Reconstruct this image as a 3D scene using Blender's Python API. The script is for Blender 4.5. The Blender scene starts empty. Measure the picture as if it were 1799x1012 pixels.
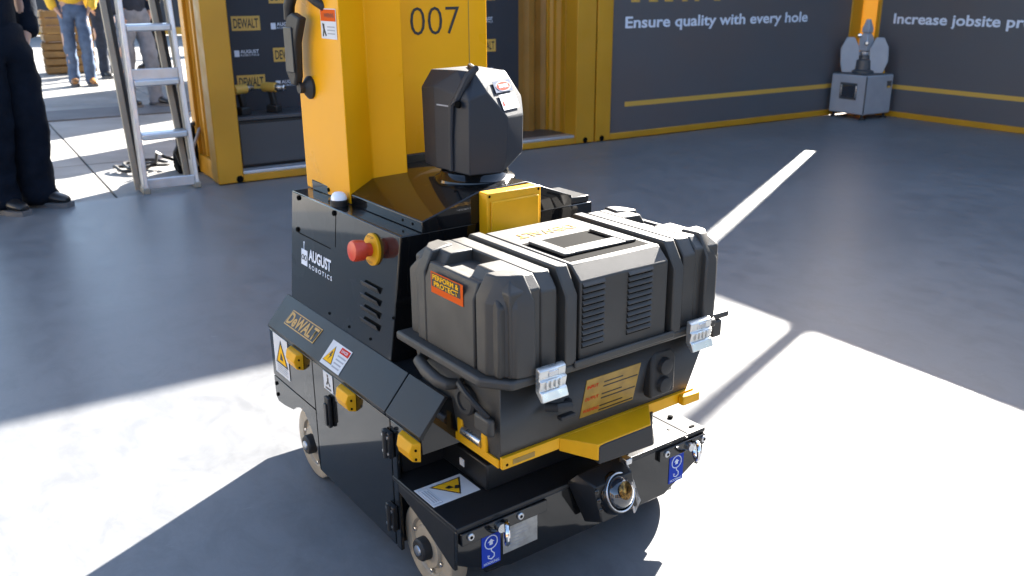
import bpy, bmesh, math, random
from mathutils import Vector, Matrix
random.seed(7)
R = math.radians
SC = bpy.context.scene
COL = SC.collection

# ------------------------------------------------------------------ camera
PITCH, ROLL, CAM_H = 0.32722, -0.005548, 1.15
cam_d = bpy.data.cameras.new('camera')
cam = bpy.data.objects.new('camera', cam_d)
COL.objects.link(cam)
cam_d.sensor_width = 36.0
cam_d.lens = 36.0 * 1564.27 / 1799.0
cam_d.clip_start, cam_d.clip_end = 0.05, 3000.0
cam_d.dof.use_dof = True
cam_d.dof.focus_distance = 1.85
cam_d.dof.aperture_fstop = 7.0
fwd = Vector((0, math.cos(PITCH), -math.sin(PITCH)))
rgt = Vector((1, 0, 0)); up = rgt.cross(fwd)
r2 = rgt * math.cos(ROLL) + up * math.sin(ROLL)
u2 = up * math.cos(ROLL) - rgt * math.sin(ROLL)
mw = Matrix((r2, u2, -fwd)).transposed().to_4x4()
mw.translation = (0, 0, CAM_H)
cam.matrix_world = mw
SC.camera = cam

# ------------------------------------------------------------------ sky and sun
TO_SUN = Vector((2.639, 5.049, 2.90)).normalized()
sun_el = math.asin(TO_SUN.z); sun_az = math.atan2(TO_SUN.x, TO_SUN.y)
world = bpy.data.worlds.new('World'); SC.world = world; world.use_nodes = True
wn = world.node_tree.nodes; wl = world.node_tree.links
sky = wn.new('ShaderNodeTexSky'); sky.sky_type = 'NISHITA'; sky.sun_disc = False
sky.sun_elevation = sun_el; sky.sun_rotation = sun_az
sky.air_density = 1.0; sky.dust_density = 1.0; sky.ozone_density = 1.0
wn['Background'].inputs['Strength'].default_value = 0.06
wl.new(sky.outputs[0], wn['Background'].inputs['Color'])
sun_d = bpy.data.lights.new('sun', 'SUN'); sun_d.energy = 5.0; sun_d.angle = R(0.6); sun_d.color = (1.0, 0.94, 0.85)
sun = bpy.data.objects.new('sun', sun_d); COL.objects.link(sun)
sun.rotation_euler = (-TO_SUN).to_track_quat('-Z', 'Y').to_euler()
sun.location = TO_SUN * 30
SC.view_settings.view_transform = 'Standard'; SC.view_settings.look = 'None'
SC.view_settings.gamma = 1.0; SC.view_settings.use_curve_mapping = False
SC.view_settings.exposure = 3.15
SC.cycles.max_bounces = 8; SC.cycles.diffuse_bounces = 4; SC.cycles.glossy_bounces = 4

# ------------------------------------------------------------------ frames
ANG_A = R(90) - 1.01358        # container frame: x along the left back wall
ANG_R = R(90) - 0.93781        # robot frame: x across the robot, y towards its rear

def rotz(a, x, y): return (x * math.cos(a) - y * math.sin(a), x * math.sin(a) + y * math.cos(a))

OFF = {}
def thing(name, label, cat, ang, base, group=None, z=0.0):
    o = bpy.data.objects.new(name, None); COL.objects.link(o)
    x, y = rotz(ang, base[0], base[1])
    o.location = (x, y, z); o.rotation_euler = (0, 0, ang); o.empty_display_size = 0.2
    o['label'] = label; o['category'] = cat
    if group: o['group'] = group
    OFF[o.name] = Vector((base[0], base[1], z))
    return o

def tag(o, label, cat, group=None):
    o['label'] = label; o['category'] = cat
    if group: o['group'] = group
    return o

class MB:
    """collects shapes; build() links them as one mesh object"""
    def __init__(s): s.v = []; s.f = []
    def add(s, vs, fs):
        b = len(s.v); s.v += [Vector(q) for q in vs]; s.f += [tuple(i + b for i in f) for f in fs]; return s
    def box(s, x0, x1, y0, y1, z0, z1):
        return s.add([(x0,y0,z0),(x1,y0,z0),(x1,y1,z0),(x0,y1,z0),(x0,y0,z1),(x1,y0,z1),(x1,y1,z1),(x0,y1,z1)],
                     [(0,3,2,1),(4,5,6,7),(0,1,5,4),(1,2,6,5),(2,3,7,6),(3,0,4,7)])
    def fbox(s, x0, x1, y0, y1, z0, z1, ins, h, low=(0,0,0,0)):
        """box whose upper edges are cut back by ins=(left,right,front,back) over height h; low = inset at the foot"""
        l, r, f, b = ins; a, c, d, e = low
        vs = [(x0+a,y0+d,z0),(x1-c,y0+d,z0),(x1-c,y1-e,z0),(x0+a,y1-e,z0),
              (x0,y0,z1-h),(x1,y0,z1-h),(x1,y1,z1-h),(x0,y1,z1-h),
              (x0+l,y0+f,z1),(x1-r,y0+f,z1),(x1-r,y1-b,z1),(x0+l,y1-b,z1)]
        fs = [(0,3,2,1),(8,9,10,11)]
        for k in (0, 4):
            for i in range(4):
                j = (i + 1) % 4; fs.append((k+i, k+j, k+4+j, k+4+i))
        return s.add(vs, fs)
    def prism(s, axis, a0, a1, poly):
        n = len(poly)
        area = sum(poly[i][0]*poly[(i+1)%n][1] - poly[(i+1)%n][0]*poly[i][1] for i in range(n))
        if area < 0: poly = poly[::-1]
        def mk(p, a):
            return {'x': (a, p[0], p[1]), 'y': (p[0], a, p[1]), 'z': (p[0], p[1], a)}[axis]
        vs = [mk(p, a0) for p in poly] + [mk(p, a1) for p in poly]
        flip = (axis == 'y')
        lo = tuple(range(n)); hi = tuple(range(n, 2*n))
        fs = [lo[::-1] if not flip else lo, hi if not flip else hi[::-1]]
        for i in range(n):
            j = (i+1) % n; q = (i, j, n+j, n+i); fs.append(q if not flip else q[::-1])
        return s.add(vs, fs)
    def cyl(s, p0, p1, r0, r1=None, n=20, caps=True):
        p0 = Vector(p0); p1 = Vector(p1); r1 = r0 if r1 is None else r1
        d = (p1 - p0).normalized(); a = d.orthogonal().normalized(); b = d.cross(a)
        vs = []
        for p, r in ((p0, r0), (p1, r1)):
            for i in range(n):
                t = 2*math.pi*i/n; vs.append(p + (a*math.cos(t) + b*math.sin(t))*r)
        fs = [(i, (i+1)%n, n+(i+1)%n, n+i) for i in range(n)]
        if caps: fs += [tuple(range(n))[::-1], tuple(range(n, 2*n))]
        return s.add(vs, fs)
    def lathe(s, c, d, prof, n=32):
        """prof = [(distance along d, radius)]"""
        c = Vector(c); d = Vector(d).normalized(); a = d.orthogonal().normalized(); b = d.cross(a)
        vs = []
        for t, r in prof:
            for i in range(n):
                w = 2*math.pi*i/n; vs.append(c + d*t + (a*math.cos(w) + b*math.sin(w))*max(r, 1e-5))
        fs = []
        for k in range(len(prof)-1):
            for i in range(n):
                j = (i+1) % n; fs.append((k*n+i, k*n+j, (k+1)*n+j, (k+1)*n+i))
        fs += [tuple(range(n))[::-1], tuple(range((len(prof)-1)*n, len(prof)*n))]
        return s.add(vs, fs)
    def tube(s, pts, r, n=10):
        pts = [Vector(p) for p in pts]; rs = r if isinstance(r, (list, tuple)) else [r]*len(pts)
        vs = []; prev = None
        for k, p in enumerate(pts):
            d = (pts[min(k+1, len(pts)-1)] - pts[max(k-1, 0)]).normalized()
            a = d.orthogonal().normalized() if prev is None else (prev - d*prev.dot(d)).normalized()
            prev = a; b = d.cross(a)
            for i in range(n):
                t = 2*math.pi*i/n; vs.append(p + (a*math.cos(t) + b*math.sin(t))*rs[k])
        fs = []
        for k in range(len(pts)-1):
            for i in range(n):
                j = (i+1) % n; fs.append((k*n+i, k*n+j, (k+1)*n+j, (k+1)*n+i))
        fs += [tuple(range(n))[::-1], tuple(range((len(pts)-1)*n, len(pts)*n))]
        return s.add(vs, fs)
    def torus(s, c, d, Rr, r, n=28, m=10, a0=0.0, a1=2*math.pi):
        c = Vector(c); d = Vector(d).normalized(); a = d.orthogonal().normalized(); b = d.cross(a)
        full = abs(a1 - a0 - 2*math.pi) < 1e-6
        vs = []; k_n = n if full else n + 1
        for k in range(k_n):
            t = a0 + (a1 - a0)*k/n; e = a*math.cos(t) + b*math.sin(t)
            for i in range(m):
                w = 2*math.pi*i/m; vs.append(c + e*(Rr + r*math.cos(w)) + d*r*math.sin(w))
        fs = []
        for k in range(n):
            for i in range(m):
                fs.append((k*m+i, k*m+(i+1)%m, ((k+1)%k_n)*m+(i+1)%m, ((k+1)%k_n)*m+i))
        return s.add(vs, fs)
    def quad(s, *ps): return s.add(ps, [tuple(range(len(ps)))])
    def slab(s, ps, t):
        """flat polygon ps given a thickness t along its normal"""
        ps = [Vector(p) for p in ps]; n = (ps[1]-ps[0]).cross(ps[2]-ps[1]).normalized()*t; k = len(ps)
        fs = [tuple(range(k))[::-1], tuple(range(k, 2*k))] + [(i, (i+1)%k, k+(i+1)%k, k+i) for i in range(k)]
        return s.add(ps + [p + n for p in ps], fs)
    def hull(s, pts):
        bm = bmesh.new()
        for p in pts: bm.verts.new(p)
        res = bmesh.ops.convex_hull(bm, input=bm.verts)
        bmesh.ops.dissolve_limit(bm, angle_limit=R(1.0), verts=bm.verts, edges=bm.edges)
        bmesh.ops.recalc_face_normals(bm, faces=bm.faces)
        bm.verts.index_update()
        used = [v for v in bm.verts if v.link_faces]; ix = {v.index: i for i, v in enumerate(used)}
        s.add([v.co.copy() for v in used], [tuple(ix[v.index] for v in f.verts) for f in bm.faces]); bm.free(); return s
    def build(s, name, mat, parent=None, bevel=0.0, seg=2, angle=35, sub=0, kind=None, root=None):
        off = Vector((0, 0, 0))
        q = parent
        while q is not None and q.name not in OFF: q = q.parent
        if q is not None: off = OFF[q.name]
        me = bpy.data.meshes.new(name)
        me.from_pydata([tuple(v - off) for v in s.v], [], s.f)
        bm = bmesh.new(); bm.from_mesh(me); bmesh.ops.recalc_face_normals(bm, faces=bm.faces); bm.to_mesh(me); bm.free()
        for p in me.polygons: p.use_smooth = True
        me.set_sharp_from_angle(angle=R(angle))
        me.materials.append(mat)
        o = bpy.data.objects.new(name, me); COL.objects.link(o)
        if parent: o.parent = parent
        if bevel:
            m = o.modifiers.new('bevel', 'BEVEL'); m.width = bevel; m.segments = seg; m.limit_method = 'ANGLE'; m.angle_limit = R(angle)
        if sub:
            m = o.modifiers.new('sub', 'SUBSURF'); m.levels = sub; m.render_levels = sub
        if kind: o['kind'] = kind
        return o

# ------------------------------------------------------------------ materials
def mat(name, col, rough=0.5, metal=0.0, spec=0.5, coat=0.0, var=0.0, vscale=8.0, bump=0.0, bscale=60.0, rvar=0.0, rscale=12.0, coat_rough=0.08, trans=0.0, coords='Object'):
    m = bpy.data.materials.new(name); m.use_nodes = True
    nt = m.node_tree; N = nt.nodes; L = nt.links; p = N['Principled BSDF']
    p.inputs['Base Color'].default_value = (*col, 1); p.inputs['Roughness'].default_value = rough
    p.inputs['Metallic'].default_value = metal; p.inputs['Specular IOR Level'].default_value = spec
    p.inputs['Coat Weight'].default_value = coat; p.inputs['Coat IOR'].default_value = 1.5; p.inputs['Coat Roughness'].default_value = coat_rough
    p.inputs['Transmission Weight'].default_value = trans
    if var or bump or rvar:
        tc = N.new('ShaderNodeTexCoord')
    if var:
        nz = N.new('ShaderNodeTexNoise'); nz.inputs['Scale'].default_value = vscale; nz.inputs['Detail'].default_value = 6; nz.inputs['Roughness'].default_value = 0.5
        L.new(tc.outputs[coords], nz.inputs['Vector'])
        mx = N.new('ShaderNodeMix'); mx.data_type = 'RGBA'
        mx.inputs['A'].default_value = (*[c*(1-var) for c in col], 1); mx.inputs['B'].default_value = (*[min(1, c*(1+var)) for c in col], 1)
        rp = N.new('ShaderNodeMapRange'); rp.inputs['From Min'].default_value = 0.3; rp.inputs['From Max'].default_value = 0.7
        L.new(nz.outputs['Fac'], rp.inputs['Value']); L.new(rp.outputs[0], mx.inputs['Factor']); L.new(mx.outputs['Result'], p.inputs['Base Color'])
    if rvar:
        nr = N.new('ShaderNodeTexNoise'); nr.inputs['Scale'].default_value = rscale; nr.inputs['Detail'].default_value = 5
        L.new(tc.outputs[coords], nr.inputs['Vector'])
        rr = N.new('ShaderNodeMapRange'); rr.inputs['From Min'].default_value = 0.3; rr.inputs['From Max'].default_value = 0.7
        rr.inputs['To Min'].default_value = max(0.02, rough - rvar); rr.inputs['To Max'].default_value = min(1, rough + rvar)
        L.new(nr.outputs['Fac'], rr.inputs['Value']); L.new(rr.outputs[0], p.inputs['Roughness'])
    if bump:
        nb = N.new('ShaderNodeTexNoise'); nb.inputs['Scale'].default_value = bscale; nb.inputs['Detail'].default_value = 3
        L.new(tc.outputs[coords], nb.inputs['Vector'])
        bp = N.new('ShaderNodeBump'); bp.inputs['Strength'].default_value = bump; bp.inputs['Distance'].default_value = 0.01
        L.new(nb.outputs['Fac'], bp.inputs['Height']); L.new(bp.outputs['Normal'], p.inputs['Normal'])
    return m

BLACK = mat('gloss_black_paint', (0.005, 0.0053, 0.006), 0.30, rvar=0.06, rscale=6, bump=0.010, bscale=14, spec=0.05, coat=1.0, coat_rough=0.05)
BLACK2 = mat('satin_black_paint', (0.012, 0.0125, 0.014), 0.36, spec=0.38, rvar=0.08, rscale=9, bump=0.02, bscale=250)
SEAM = mat('seam_shadow_gap', (0.004, 0.004, 0.004), 0.8, spec=0.03)
STKB2 = mat('slate_sticker', (0.10, 0.12, 0.17), 0.75, spec=0.05)
RUBBER = mat('black_rubber', (0.013, 0.013, 0.014), 0.6, bump=0.02, bscale=120)
CASE = mat('charcoal_case_plastic', (0.031, 0.028, 0.0245), 0.56, spec=0.6, rvar=0.08, rscale=14, bump=0.09, bscale=700, var=0.12, vscale=9)
HEADM = mat('scanner_housing_plastic', (0.022, 0.026, 0.034), 0.55, spec=0.32, bump=0.06, bscale=600, rvar=0.05)
YEL = mat('robot_yellow_paint', (0.76, 0.345, 0.004), 0.30, spec=0.16, rvar=0.06, rscale=5, coat=0.0, var=0.05, vscale=5, bump=0.10, bscale=4.5)
YELM = mat('yellow_satin_metal', (0.70, 0.335, 0.004), 0.42, spec=0.25, rvar=0.08, var=0.06, vscale=20, bump=0.02, bscale=150)
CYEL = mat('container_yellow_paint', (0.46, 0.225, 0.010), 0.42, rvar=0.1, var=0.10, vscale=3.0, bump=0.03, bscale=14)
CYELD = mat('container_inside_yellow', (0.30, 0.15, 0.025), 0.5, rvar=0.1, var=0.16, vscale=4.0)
MURAL = mat('dark_mural_print', (0.040, 0.038, 0.042), 0.36, rvar=0.08, rscale=2.0, var=0.18, vscale=0.9)
for nd in MURAL.node_tree.nodes:
    if nd.type == 'MIX': nd.inputs['A'].default_value = (0.105, 0.090, 0.088, 1); nd.inputs['B'].default_value = (0.084, 0.092, 0.104, 1)
BANNER = mat('dark_banner_fabric', (0.022, 0.025, 0.034), 0.7, var=0.12, vscale=3)
PRINTW = mat('white_print', (0.62, 0.66, 0.74), 0.75, spec=0.05)
PRINTY = mat('yellow_print', (0.55, 0.33, 0.06), 0.45)
STKW = mat('white_sticker', (0.60, 0.61, 0.63), 0.75, spec=0.05, var=0.05, vscale=30)
STKY = mat('yellow_sticker', (0.80, 0.43, 0.02), 0.75, spec=0.05)
STKR = mat('red_sticker', (0.55, 0.04, 0.02), 0.75, spec=0.05)
STKO = mat('orange_sticker', (0.62, 0.10, 0.015), 0.75, spec=0.05)
STKB = mat('blue_sticker', (0.025, 0.055, 0.36), 0.75, spec=0.05)
STKD = mat('black_print', (0.012, 0.012, 0.013), 0.5)
STKG = mat('grey_print', (0.30, 0.31, 0.34), 0.5)
GOLD = mat('gold_print', (0.46, 0.25, 0.04), 0.42)
DULLG = mat('worn_yellow_label', (0.30, 0.175, 0.022), 0.45, var=0.2, vscale=40)
REDB = mat('red_button_plastic', (0.60, 0.055, 0.022), 0.35)
WDOME = mat('white_dome_lens', (0.80, 0.82, 0.85), 0.25)
CREAM = mat('cream_polyurethane', (0.34, 0.285, 0.21), 0.42, var=0.18, vscale=25, rvar=0.1)
STEEL = mat('brushed_steel', (0.55, 0.56, 0.58), 0.30, metal=1.0, rvar=0.1, rscale=40)
ZINC = mat('zinc_latch', (0.66, 0.66, 0.64), 0.34, metal=0.85, rvar=0.1, rscale=60)
ALU = mat('ladder_aluminium', (0.60, 0.62, 0.66), 0.38, metal=0.8, rvar=0.1, rscale=20, var=0.08, vscale=12)
ALUB = mat('ladder_rail_tan', (0.30, 0.27, 0.22), 0.5, metal=0.3, var=0.1, vscale=9)
PLATE = mat('engraved_plate', (0.36, 0.36, 0.35), 0.42, metal=0.7, var=0.25, vscale=60, rvar=0.12)
GREY = mat('grey_machine_paint', (0.30, 0.31, 0.34), 0.45, var=0.06, vscale=10)
DGREY = mat('dark_grey_machine', (0.05, 0.052, 0.058), 0.4)
CHROME = mat('chrome', (0.75, 0.75, 0.76), 0.12, metal=1.0)
AMBER = mat('amber_reflection', (0.16, 0.085, 0.02), 0.15, metal=0.7, var=0.95, vscale=170)
LENS = mat('lens_glass', (0.02, 0.025, 0.035), 0.03, spec=0.8, coat=1.0, coat_rough=0.01)
NAVYC = mat('navy_work_cloth', (0.006, 0.009, 0.016), 0.9, spec=0.08, bump=0.25, bscale=90, var=0.2, vscale=12)
BLACKC = mat('black_cloth', (0.009, 0.010, 0.012), 0.9, spec=0.08, bump=0.2, bscale=90)
DENIM = mat('blue_denim', (0.085, 0.12, 0.19), 0.9, spec=0.08, var=0.25, vscale=14, bump=0.2, bscale=120)
DENIMD = mat('dark_denim', (0.025, 0.032, 0.05), 0.9, spec=0.08, var=0.25, vscale=14, bump=0.2, bscale=120)
DENIMG = mat('faded_grey_denim', (0.15, 0.17, 0.21), 0.9, spec=0.08, var=0.2, vscale=12, bump=0.2, bscale=120)
HIVIS = mat('yellow_vest_cloth', (0.72, 0.44, 0.03), 0.75)
TAN = mat('tan_leather', (0.30, 0.13, 0.03), 0.5, var=0.15, vscale=20)
SHOEB = mat('black_shoe_leather', (0.012, 0.012, 0.013), 0.4)
SOLE = mat('grey_sole_rubber', (0.10, 0.10, 0.105), 0.7)
SKIN = mat('skin', (0.42, 0.25, 0.18), 0.5)
HAIR = mat('dark_hair', (0.02, 0.014, 0.01), 0.6)
OAKY = mat('ochre_plastic_crate', (0.17, 0.095, 0.028), 0.6, var=0.2, vscale=10)

def vinyl_translucent():  # translucent sheet for the strip added in the corner gap
    m = bpy.data.materials.new('added_glow_vinyl'); m.use_nodes = True
    nt = m.node_tree; N = nt.nodes; L = nt.links; p = N['Principled BSDF']
    p.inputs['Base Color'].default_value = (0.75, 0.36, 0.02, 1); p.inputs['Roughness'].default_value = 0.45
    tr = N.new('ShaderNodeBsdfTranslucent'); tr.inputs['Color'].default_value = (0.85, 0.60, 0.10, 1)
    mx = N.new('ShaderNodeMixShader'); mx.inputs['Fac'].default_value = 0.16
    L.new(p.outputs[0], mx.inputs[1]); L.new(tr.outputs[0], mx.inputs[2]); L.new(mx.outputs[0], N['Material Output'].inputs['Surface'])
    return m
VINYL = vinyl_translucent()

def floor_material():
    m = bpy.data.materials.new('polished_concrete'); m.use_nodes = True
    nt = m.node_tree; N = nt.nodes; L = nt.links; p = N['Principled BSDF']
    tc = N.new('ShaderNodeTexCoord')
    def noise(scale, detail=6, rough=0.6, dist=0.0, sy=1.0, sx=1.0):
        mp = N.new('ShaderNodeMapping'); mp.inputs['Scale'].default_value = (sx, sy, 1)
        L.new(tc.outputs['Object'], mp.inputs['Vector'])
        n = N.new('ShaderNodeTexNoise'); n.inputs['Scale'].default_value = scale; n.inputs['Detail'].default_value = detail
        n.inputs['Roughness'].default_value = rough; n.inputs['Distortion'].default_value = dist
        L.new(mp.outputs[0], n.inputs['Vector']); return n
    a = noise(0.7, 7, 0.62, 0.6); b = noise(5.5, 10, 0.74, 0.5, 1.0, 1.7); c = noise(60, 3, 0.6)
    def mixc(f, x, y):
        mx = N.new('ShaderNodeMix'); mx.data_type = 'RGBA'
        for s, v in (('A', x), ('B', y)):
            if isinstance(v, tuple): mx.inputs[s].default_value = (*v, 1)
            else: L.new(v, mx.inputs[s])
        L.new(f, mx.inputs['Factor']); return mx.outputs['Result']
    def rng(v, a0, a1, b0=0.0, b1=1.0):
        r = N.new('ShaderNodeMapRange'); r.inputs['From Min'].default_value = a0; r.inputs['From Max'].default_value = a1
        r.inputs['To Min'].default_value = b0; r.inputs['To Max'].default_value = b1; L.new(v, r.inputs['Value']); return r.outputs[0]
    c1 = mixc(rng(a.outputs['Fac'], 0.35, 0.65), (0.134, 0.139, 0.146), (0.164, 0.168, 0.174))
    c2 = mixc(rng(b.outputs['Fac'], 0.55, 0.37, 0.0, 0.5), c1, (0.092, 0.096, 0.102))
    c3 = mixc(rng(b.outputs['Fac'], 0.62, 0.80, 0.0, 0.4), c2, (0.22, 0.222, 0.225))
    c4 = mixc(rng(c.outputs['Fac'], 0.68, 0.78, 0.0, 0.35), c3, (0.10, 0.10, 0.105))
    d_ = noise(22, 5, 0.7, 0.2, 1.6, 0.7); e_ = noise(2.2, 8, 0.75, 0.8)
    c5 = mixc(rng(d_.outputs['Fac'], 0.64, 0.76, 0.0, 0.25), c4, (0.30, 0.30, 0.30))
    c6 = mixc(rng(e_.outputs['Fac'], 0.60, 0.66, 0.0, 0.15), c5, (0.09, 0.09, 0.092))
    vo = N.new('ShaderNodeTexVoronoi'); vo.inputs['Scale'].default_value = 1.1; vo.inputs['Randomness'].default_value = 1.0
    L.new(tc.outputs['Object'], vo.inputs['Vector'])
    c7 = mixc(rng(vo.outputs['Distance'], 0.022, 0.012, 0.0, 0.8), c6, (0.42, 0.42, 0.42))
    L.new(c7, p.inputs['Base Color'])
    L.new(rng(b.outputs['Fac'], 0.3, 0.7, 0.33, 0.45), p.inputs['Roughness'])
    p.inputs['Specular IOR Level'].default_value = 0.28
    nb = noise(9, 4, 0.5)
    bp = N.new('ShaderNodeBump'); bp.inputs['Strength'].default_value = 0.03; bp.inputs['Distance'].default_value = 0.01
    L.new(nb.outputs['Fac'], bp.inputs['Height']); L.new(bp.outputs['Normal'], p.inputs['Normal'])
    return m
FLOOR = floor_material()
PAVE = mat('weathered_concrete_paving', (0.22, 0.215, 0.205), 0.8, var=0.25, vscale=1.6, bump=0.15, bscale=40, rvar=0.1)
PAVED = mat('dark_ground_strip', (0.085, 0.088, 0.095), 0.75, var=0.2, vscale=3, bump=0.2, bscale=80)

# ------------------------------------------------------------------ lettering
def text(body, o, xd, yd, w, h, m, name='lettering', parent=None, shear=0.0, bold=0.0, flip=False, spacing=1.0):
    """flat lettering fitted to w x h, lower left corner o, axes xd (reading direction) and yd (up)"""
    cu = bpy.data.curves.new('tmp', 'FONT'); cu.body = body; cu.offset = bold; cu.shear = shear; cu.space_character = spacing
    cu.resolution_u = 3
    t = bpy.data.objects.new('tmp', cu); COL.objects.link(t)
    me = bpy.data.meshes.new_from_object(t)
    bpy.data.objects.remove(t); bpy.data.curves.remove(cu)
    me.name = name
    xs = [v.co.x for v in me.vertices]; ys = [v.co.y for v in me.vertices]
    x0, x1, y0, y1 = min(xs), max(xs), min(ys), max(ys)
    off = Vector((0, 0, 0)); q = parent
    while q is not None and q.name not in OFF: q = q.parent
    if q is not None: off = OFF[q.name]
    o = Vector(o); xd = Vector(xd).normalized(); yd = Vector(yd).normalized()
    for v in me.vertices:
        a = (v.co.x - x0)/(x1 - x0)*w; b = (v.co.y - y0)/(y1 - y0)*(h if h else (y1-y0)/(x1-x0)*w)
        v.co = o + xd*a + yd*b - off
    me.materials.clear(); me.materials.append(m)
    ob = bpy.data.objects.new(name, me); COL.objects.link(ob); ob.parent = parent
    return ob

def measure(body, bold):
    cu = bpy.data.curves.new('tmp', 'FONT'); cu.body = body; cu.offset = bold
    t = bpy.data.objects.new('tmp', cu); COL.objects.link(t); me = bpy.data.meshes.new_from_object(t)
    xs = [v.co.x for v in me.vertices]; ys = [v.co.y for v in me.vertices]
    bpy.data.objects.remove(t); bpy.data.curves.remove(cu); bpy.data.meshes.remove(me)
    return min(xs), max(xs), min(ys), max(ys)

class Face:
    """a flat face: origin o, unit axes x,y, outward normal n; lays decals at small heights above it"""
    def __init__(s, o, xd, yd):
        s.o = Vector(o); s.x = Vector(xd).normalized(); yd = Vector(yd); s.y = (yd - s.x*yd.dot(s.x)).normalized(); s.n = s.x.cross(s.y)
    def p(s, a, b, k=0.0): return s.o + s.x*a + s.y*b + s.n*k
    def poly(s, pts, k, name, m, parent, t=0.0006):
        return MB().slab([s.p(a, b, k - t) for a, b in pts], t).build(name, m, parent)
    def rect(s, a0, b0, a1, b1, k, name, m, parent, t=0.0006):
        return s.poly([(a0,b0),(a1,b0),(a1,b1),(a0,b1)], k, name, m, parent, t)
    def line(s, body, a, b, w, cap, k, m, parent, bold=0.0):
        """one lettering object per word, on a shared baseline b"""
        X0, X1, _, _ = measure(body, bold); _, _, e0, e1 = measure('E', bold); sx = w/(X1 - X0); sy = cap/(e1 - e0)
        words = body.split(' ')
        for i, wd in enumerate(words):
            _, p1, _, _ = measure(' '.join(words[:i+1]), bold); q0, q1, y0, y1 = measure(wd, bold)
            x0 = p1 - (q1 - q0)
            s.text(wd, a + (x0 - X0)*sx, b + (y0 - e0)*sy, (q1 - q0)*sx, (y1 - y0)*sy, k, m, parent, bold=bold)
    def text(s, body, a, b, w, h, k, m, parent, name='lettering', shear=0.0, bold=0.0, spacing=1.0):
        return text(body, s.p(a, b, k), s.x, s.y, w, h, m, name, parent, shear, bold, spacing=spacing)

# ================================================================== SETTING
def structure(o, name=None):
    o.rotation_euler = (0, 0, ANG_A); o['kind'] = 'structure'; return o
structure(MB().box(-12, 9.0, -9, 5.50, -0.03, 0.0).build('floor', FLOOR, bevel=0.004))
pav = structure(MB().quad((-1500,-1500,-0.034),(1500,-1500,-0.034),(1500,1500,-0.034),(-1500,1500,-0.034)).build('pavement', PAVE))
slab_me = None
for i in range(6):
    for j in range(9):
        x0 = -2.9 + 1.22*i - 0.02; y0 = 5.525 + 1.22*j
        if slab_me is None:
            s0 = MB().box(0.006, 1.214, 0.006, 1.214, -0.034, 0.0).build('paving_slab', PAVE, pav, bevel=0.004); slab_me = s0.data; so = s0
        else:
            so = bpy.data.objects.new('paving_slab', slab_me); COL.objects.link(so); so.parent = pav
            bv = so.modifiers.new('bevel', 'BEVEL'); bv.width = 0.004; bv.segments = 2
        so.location = (x0, y0, -0.006 - 0.003*random.random())
for k, (y0, y1) in enumerate(((9.2, 9.95),)):
    st = structure(MB().box(-14, 3.9, y0, y1, -0.02, 0.004).build('dark_ground_strip', PAVED))  # flat darker band across the paving

HT = 2.90
def corrugated(a0, a1, z0, z1, depth, period):
    """points of a trapezoid-ribbed sheet along one axis; returns [(a, d)]"""
    pts = []; a = a0
    while a < a1 - 1e-6:
        for t, d in ((0, 0), (0.32, 0), (0.5, 1), (0.82, 1)):
            if a + t*period < a1: pts.append((a + t*period, d*depth))
        a += period
    pts.append((a1, 0)); return pts
def ribbed(axis, a0, a1, b, z0, z1, depth=0.03, period=0.16, thick=0.004, sgn=1):
    pts = corrugated(a0, a1, z0, z1, depth, period); mb = MB(); n = len(pts); vs = []
    for z in (z0, z1):
        for k in (0, 1):
            for a, d in pts:
                q = b + sgn*d + k*thick
                vs.append((a, q, z) if axis == 'x' else (q, a, z))
    fs = []
    for i in range(n-1):
        fs += [(i, i+1, 2*n+i+1, 2*n+i), (n+i+1, n+i, 3*n+i, 3*n+i+1), (2*n+i, 2*n+i+1, 3*n+i+1, 3*n+i), (i+1, i, n+i, n+i+1)]
    fs += [(0, n, 3*n, 2*n), (n-1, 2*n+n-1, 3*n+n-1, n+n-1)]
    return mb.add(vs, [tuple(reversed(f)) for f in fs])

# ---------------- open-sided kiosk container
kx0, kx1, ky0, ky1 = 1.325, 4.195, 5.52, 6.10
K = thing('kiosk_container', 'shallow yellow container kiosk with open front behind the robot and ladder', 'container', ANG_A, (2.76, 5.81))
MB().box(kx0, 1.481, ky0, ky0+0.15, 0, HT).build('corner_post', CYEL, K, 0.006)
MB().box(4.02, kx1, ky0, ky0+0.15, 0, HT).build('corner_post', CYEL, K, 0.006)
MB().box(kx0+0.01, kx0+0.11, ky1-0.1, ky1, 0, HT).build('corner_post', CYEL, K, 0.006)
MB().box(4.08, kx1, ky1-0.1, ky1, 0, HT).build('corner_post', CYEL, K, 0.006)
MB().box(1.481, 4.02, ky0+0.004, ky0+0.10, 0, 0.045).build('bottom_rail', CYEL, K, 0.004)
MB().box(1.481, 4.02, ky0+0.004, ky0+0.12, HT-0.14, HT-0.003).build('top_rail', CYEL, K, 0.004)
MB().box(1.483, 4.018, ky0+0.012, ky0+0.11, 0.045, 0.066).build('threshold_strip', ALU, K, 0.004)
MB().box(1.40, 4.10, ky0+0.10, ky1-0.02, 0.01, 0.044).build('floor_board', DGREY, K)
MB().box(kx0+0.02, kx1-0.02, ky0+0.02, ky1-0.02, HT-0.06, HT-0.005).build('roof_sheet', CYEL, K)
ribbed('y', ky0+0.15, ky1-0.1, kx0+0.035, 0.12, HT-0.12, 0.035, 0.105, sgn=1).build('end_wall', CYEL, K)
MB().box(kx0+0.012, kx0+0.08, ky0+0.15, ky1-0.1, 0.0, 0.12).build('side_rail', CYEL, K, 0.004)
MB().box(kx0+0.012, kx0+0.08, ky0+0.15, ky1-0.1, HT-0.12, HT-0.004).build('side_rail', CYEL, K, 0.004)
ribbed('x', kx0+0.11, 4.08, ky1-0.05, 0.03, HT-0.06, 0.035, 0.16, sgn=-1).build('back_wall', CYELD, K)
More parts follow.
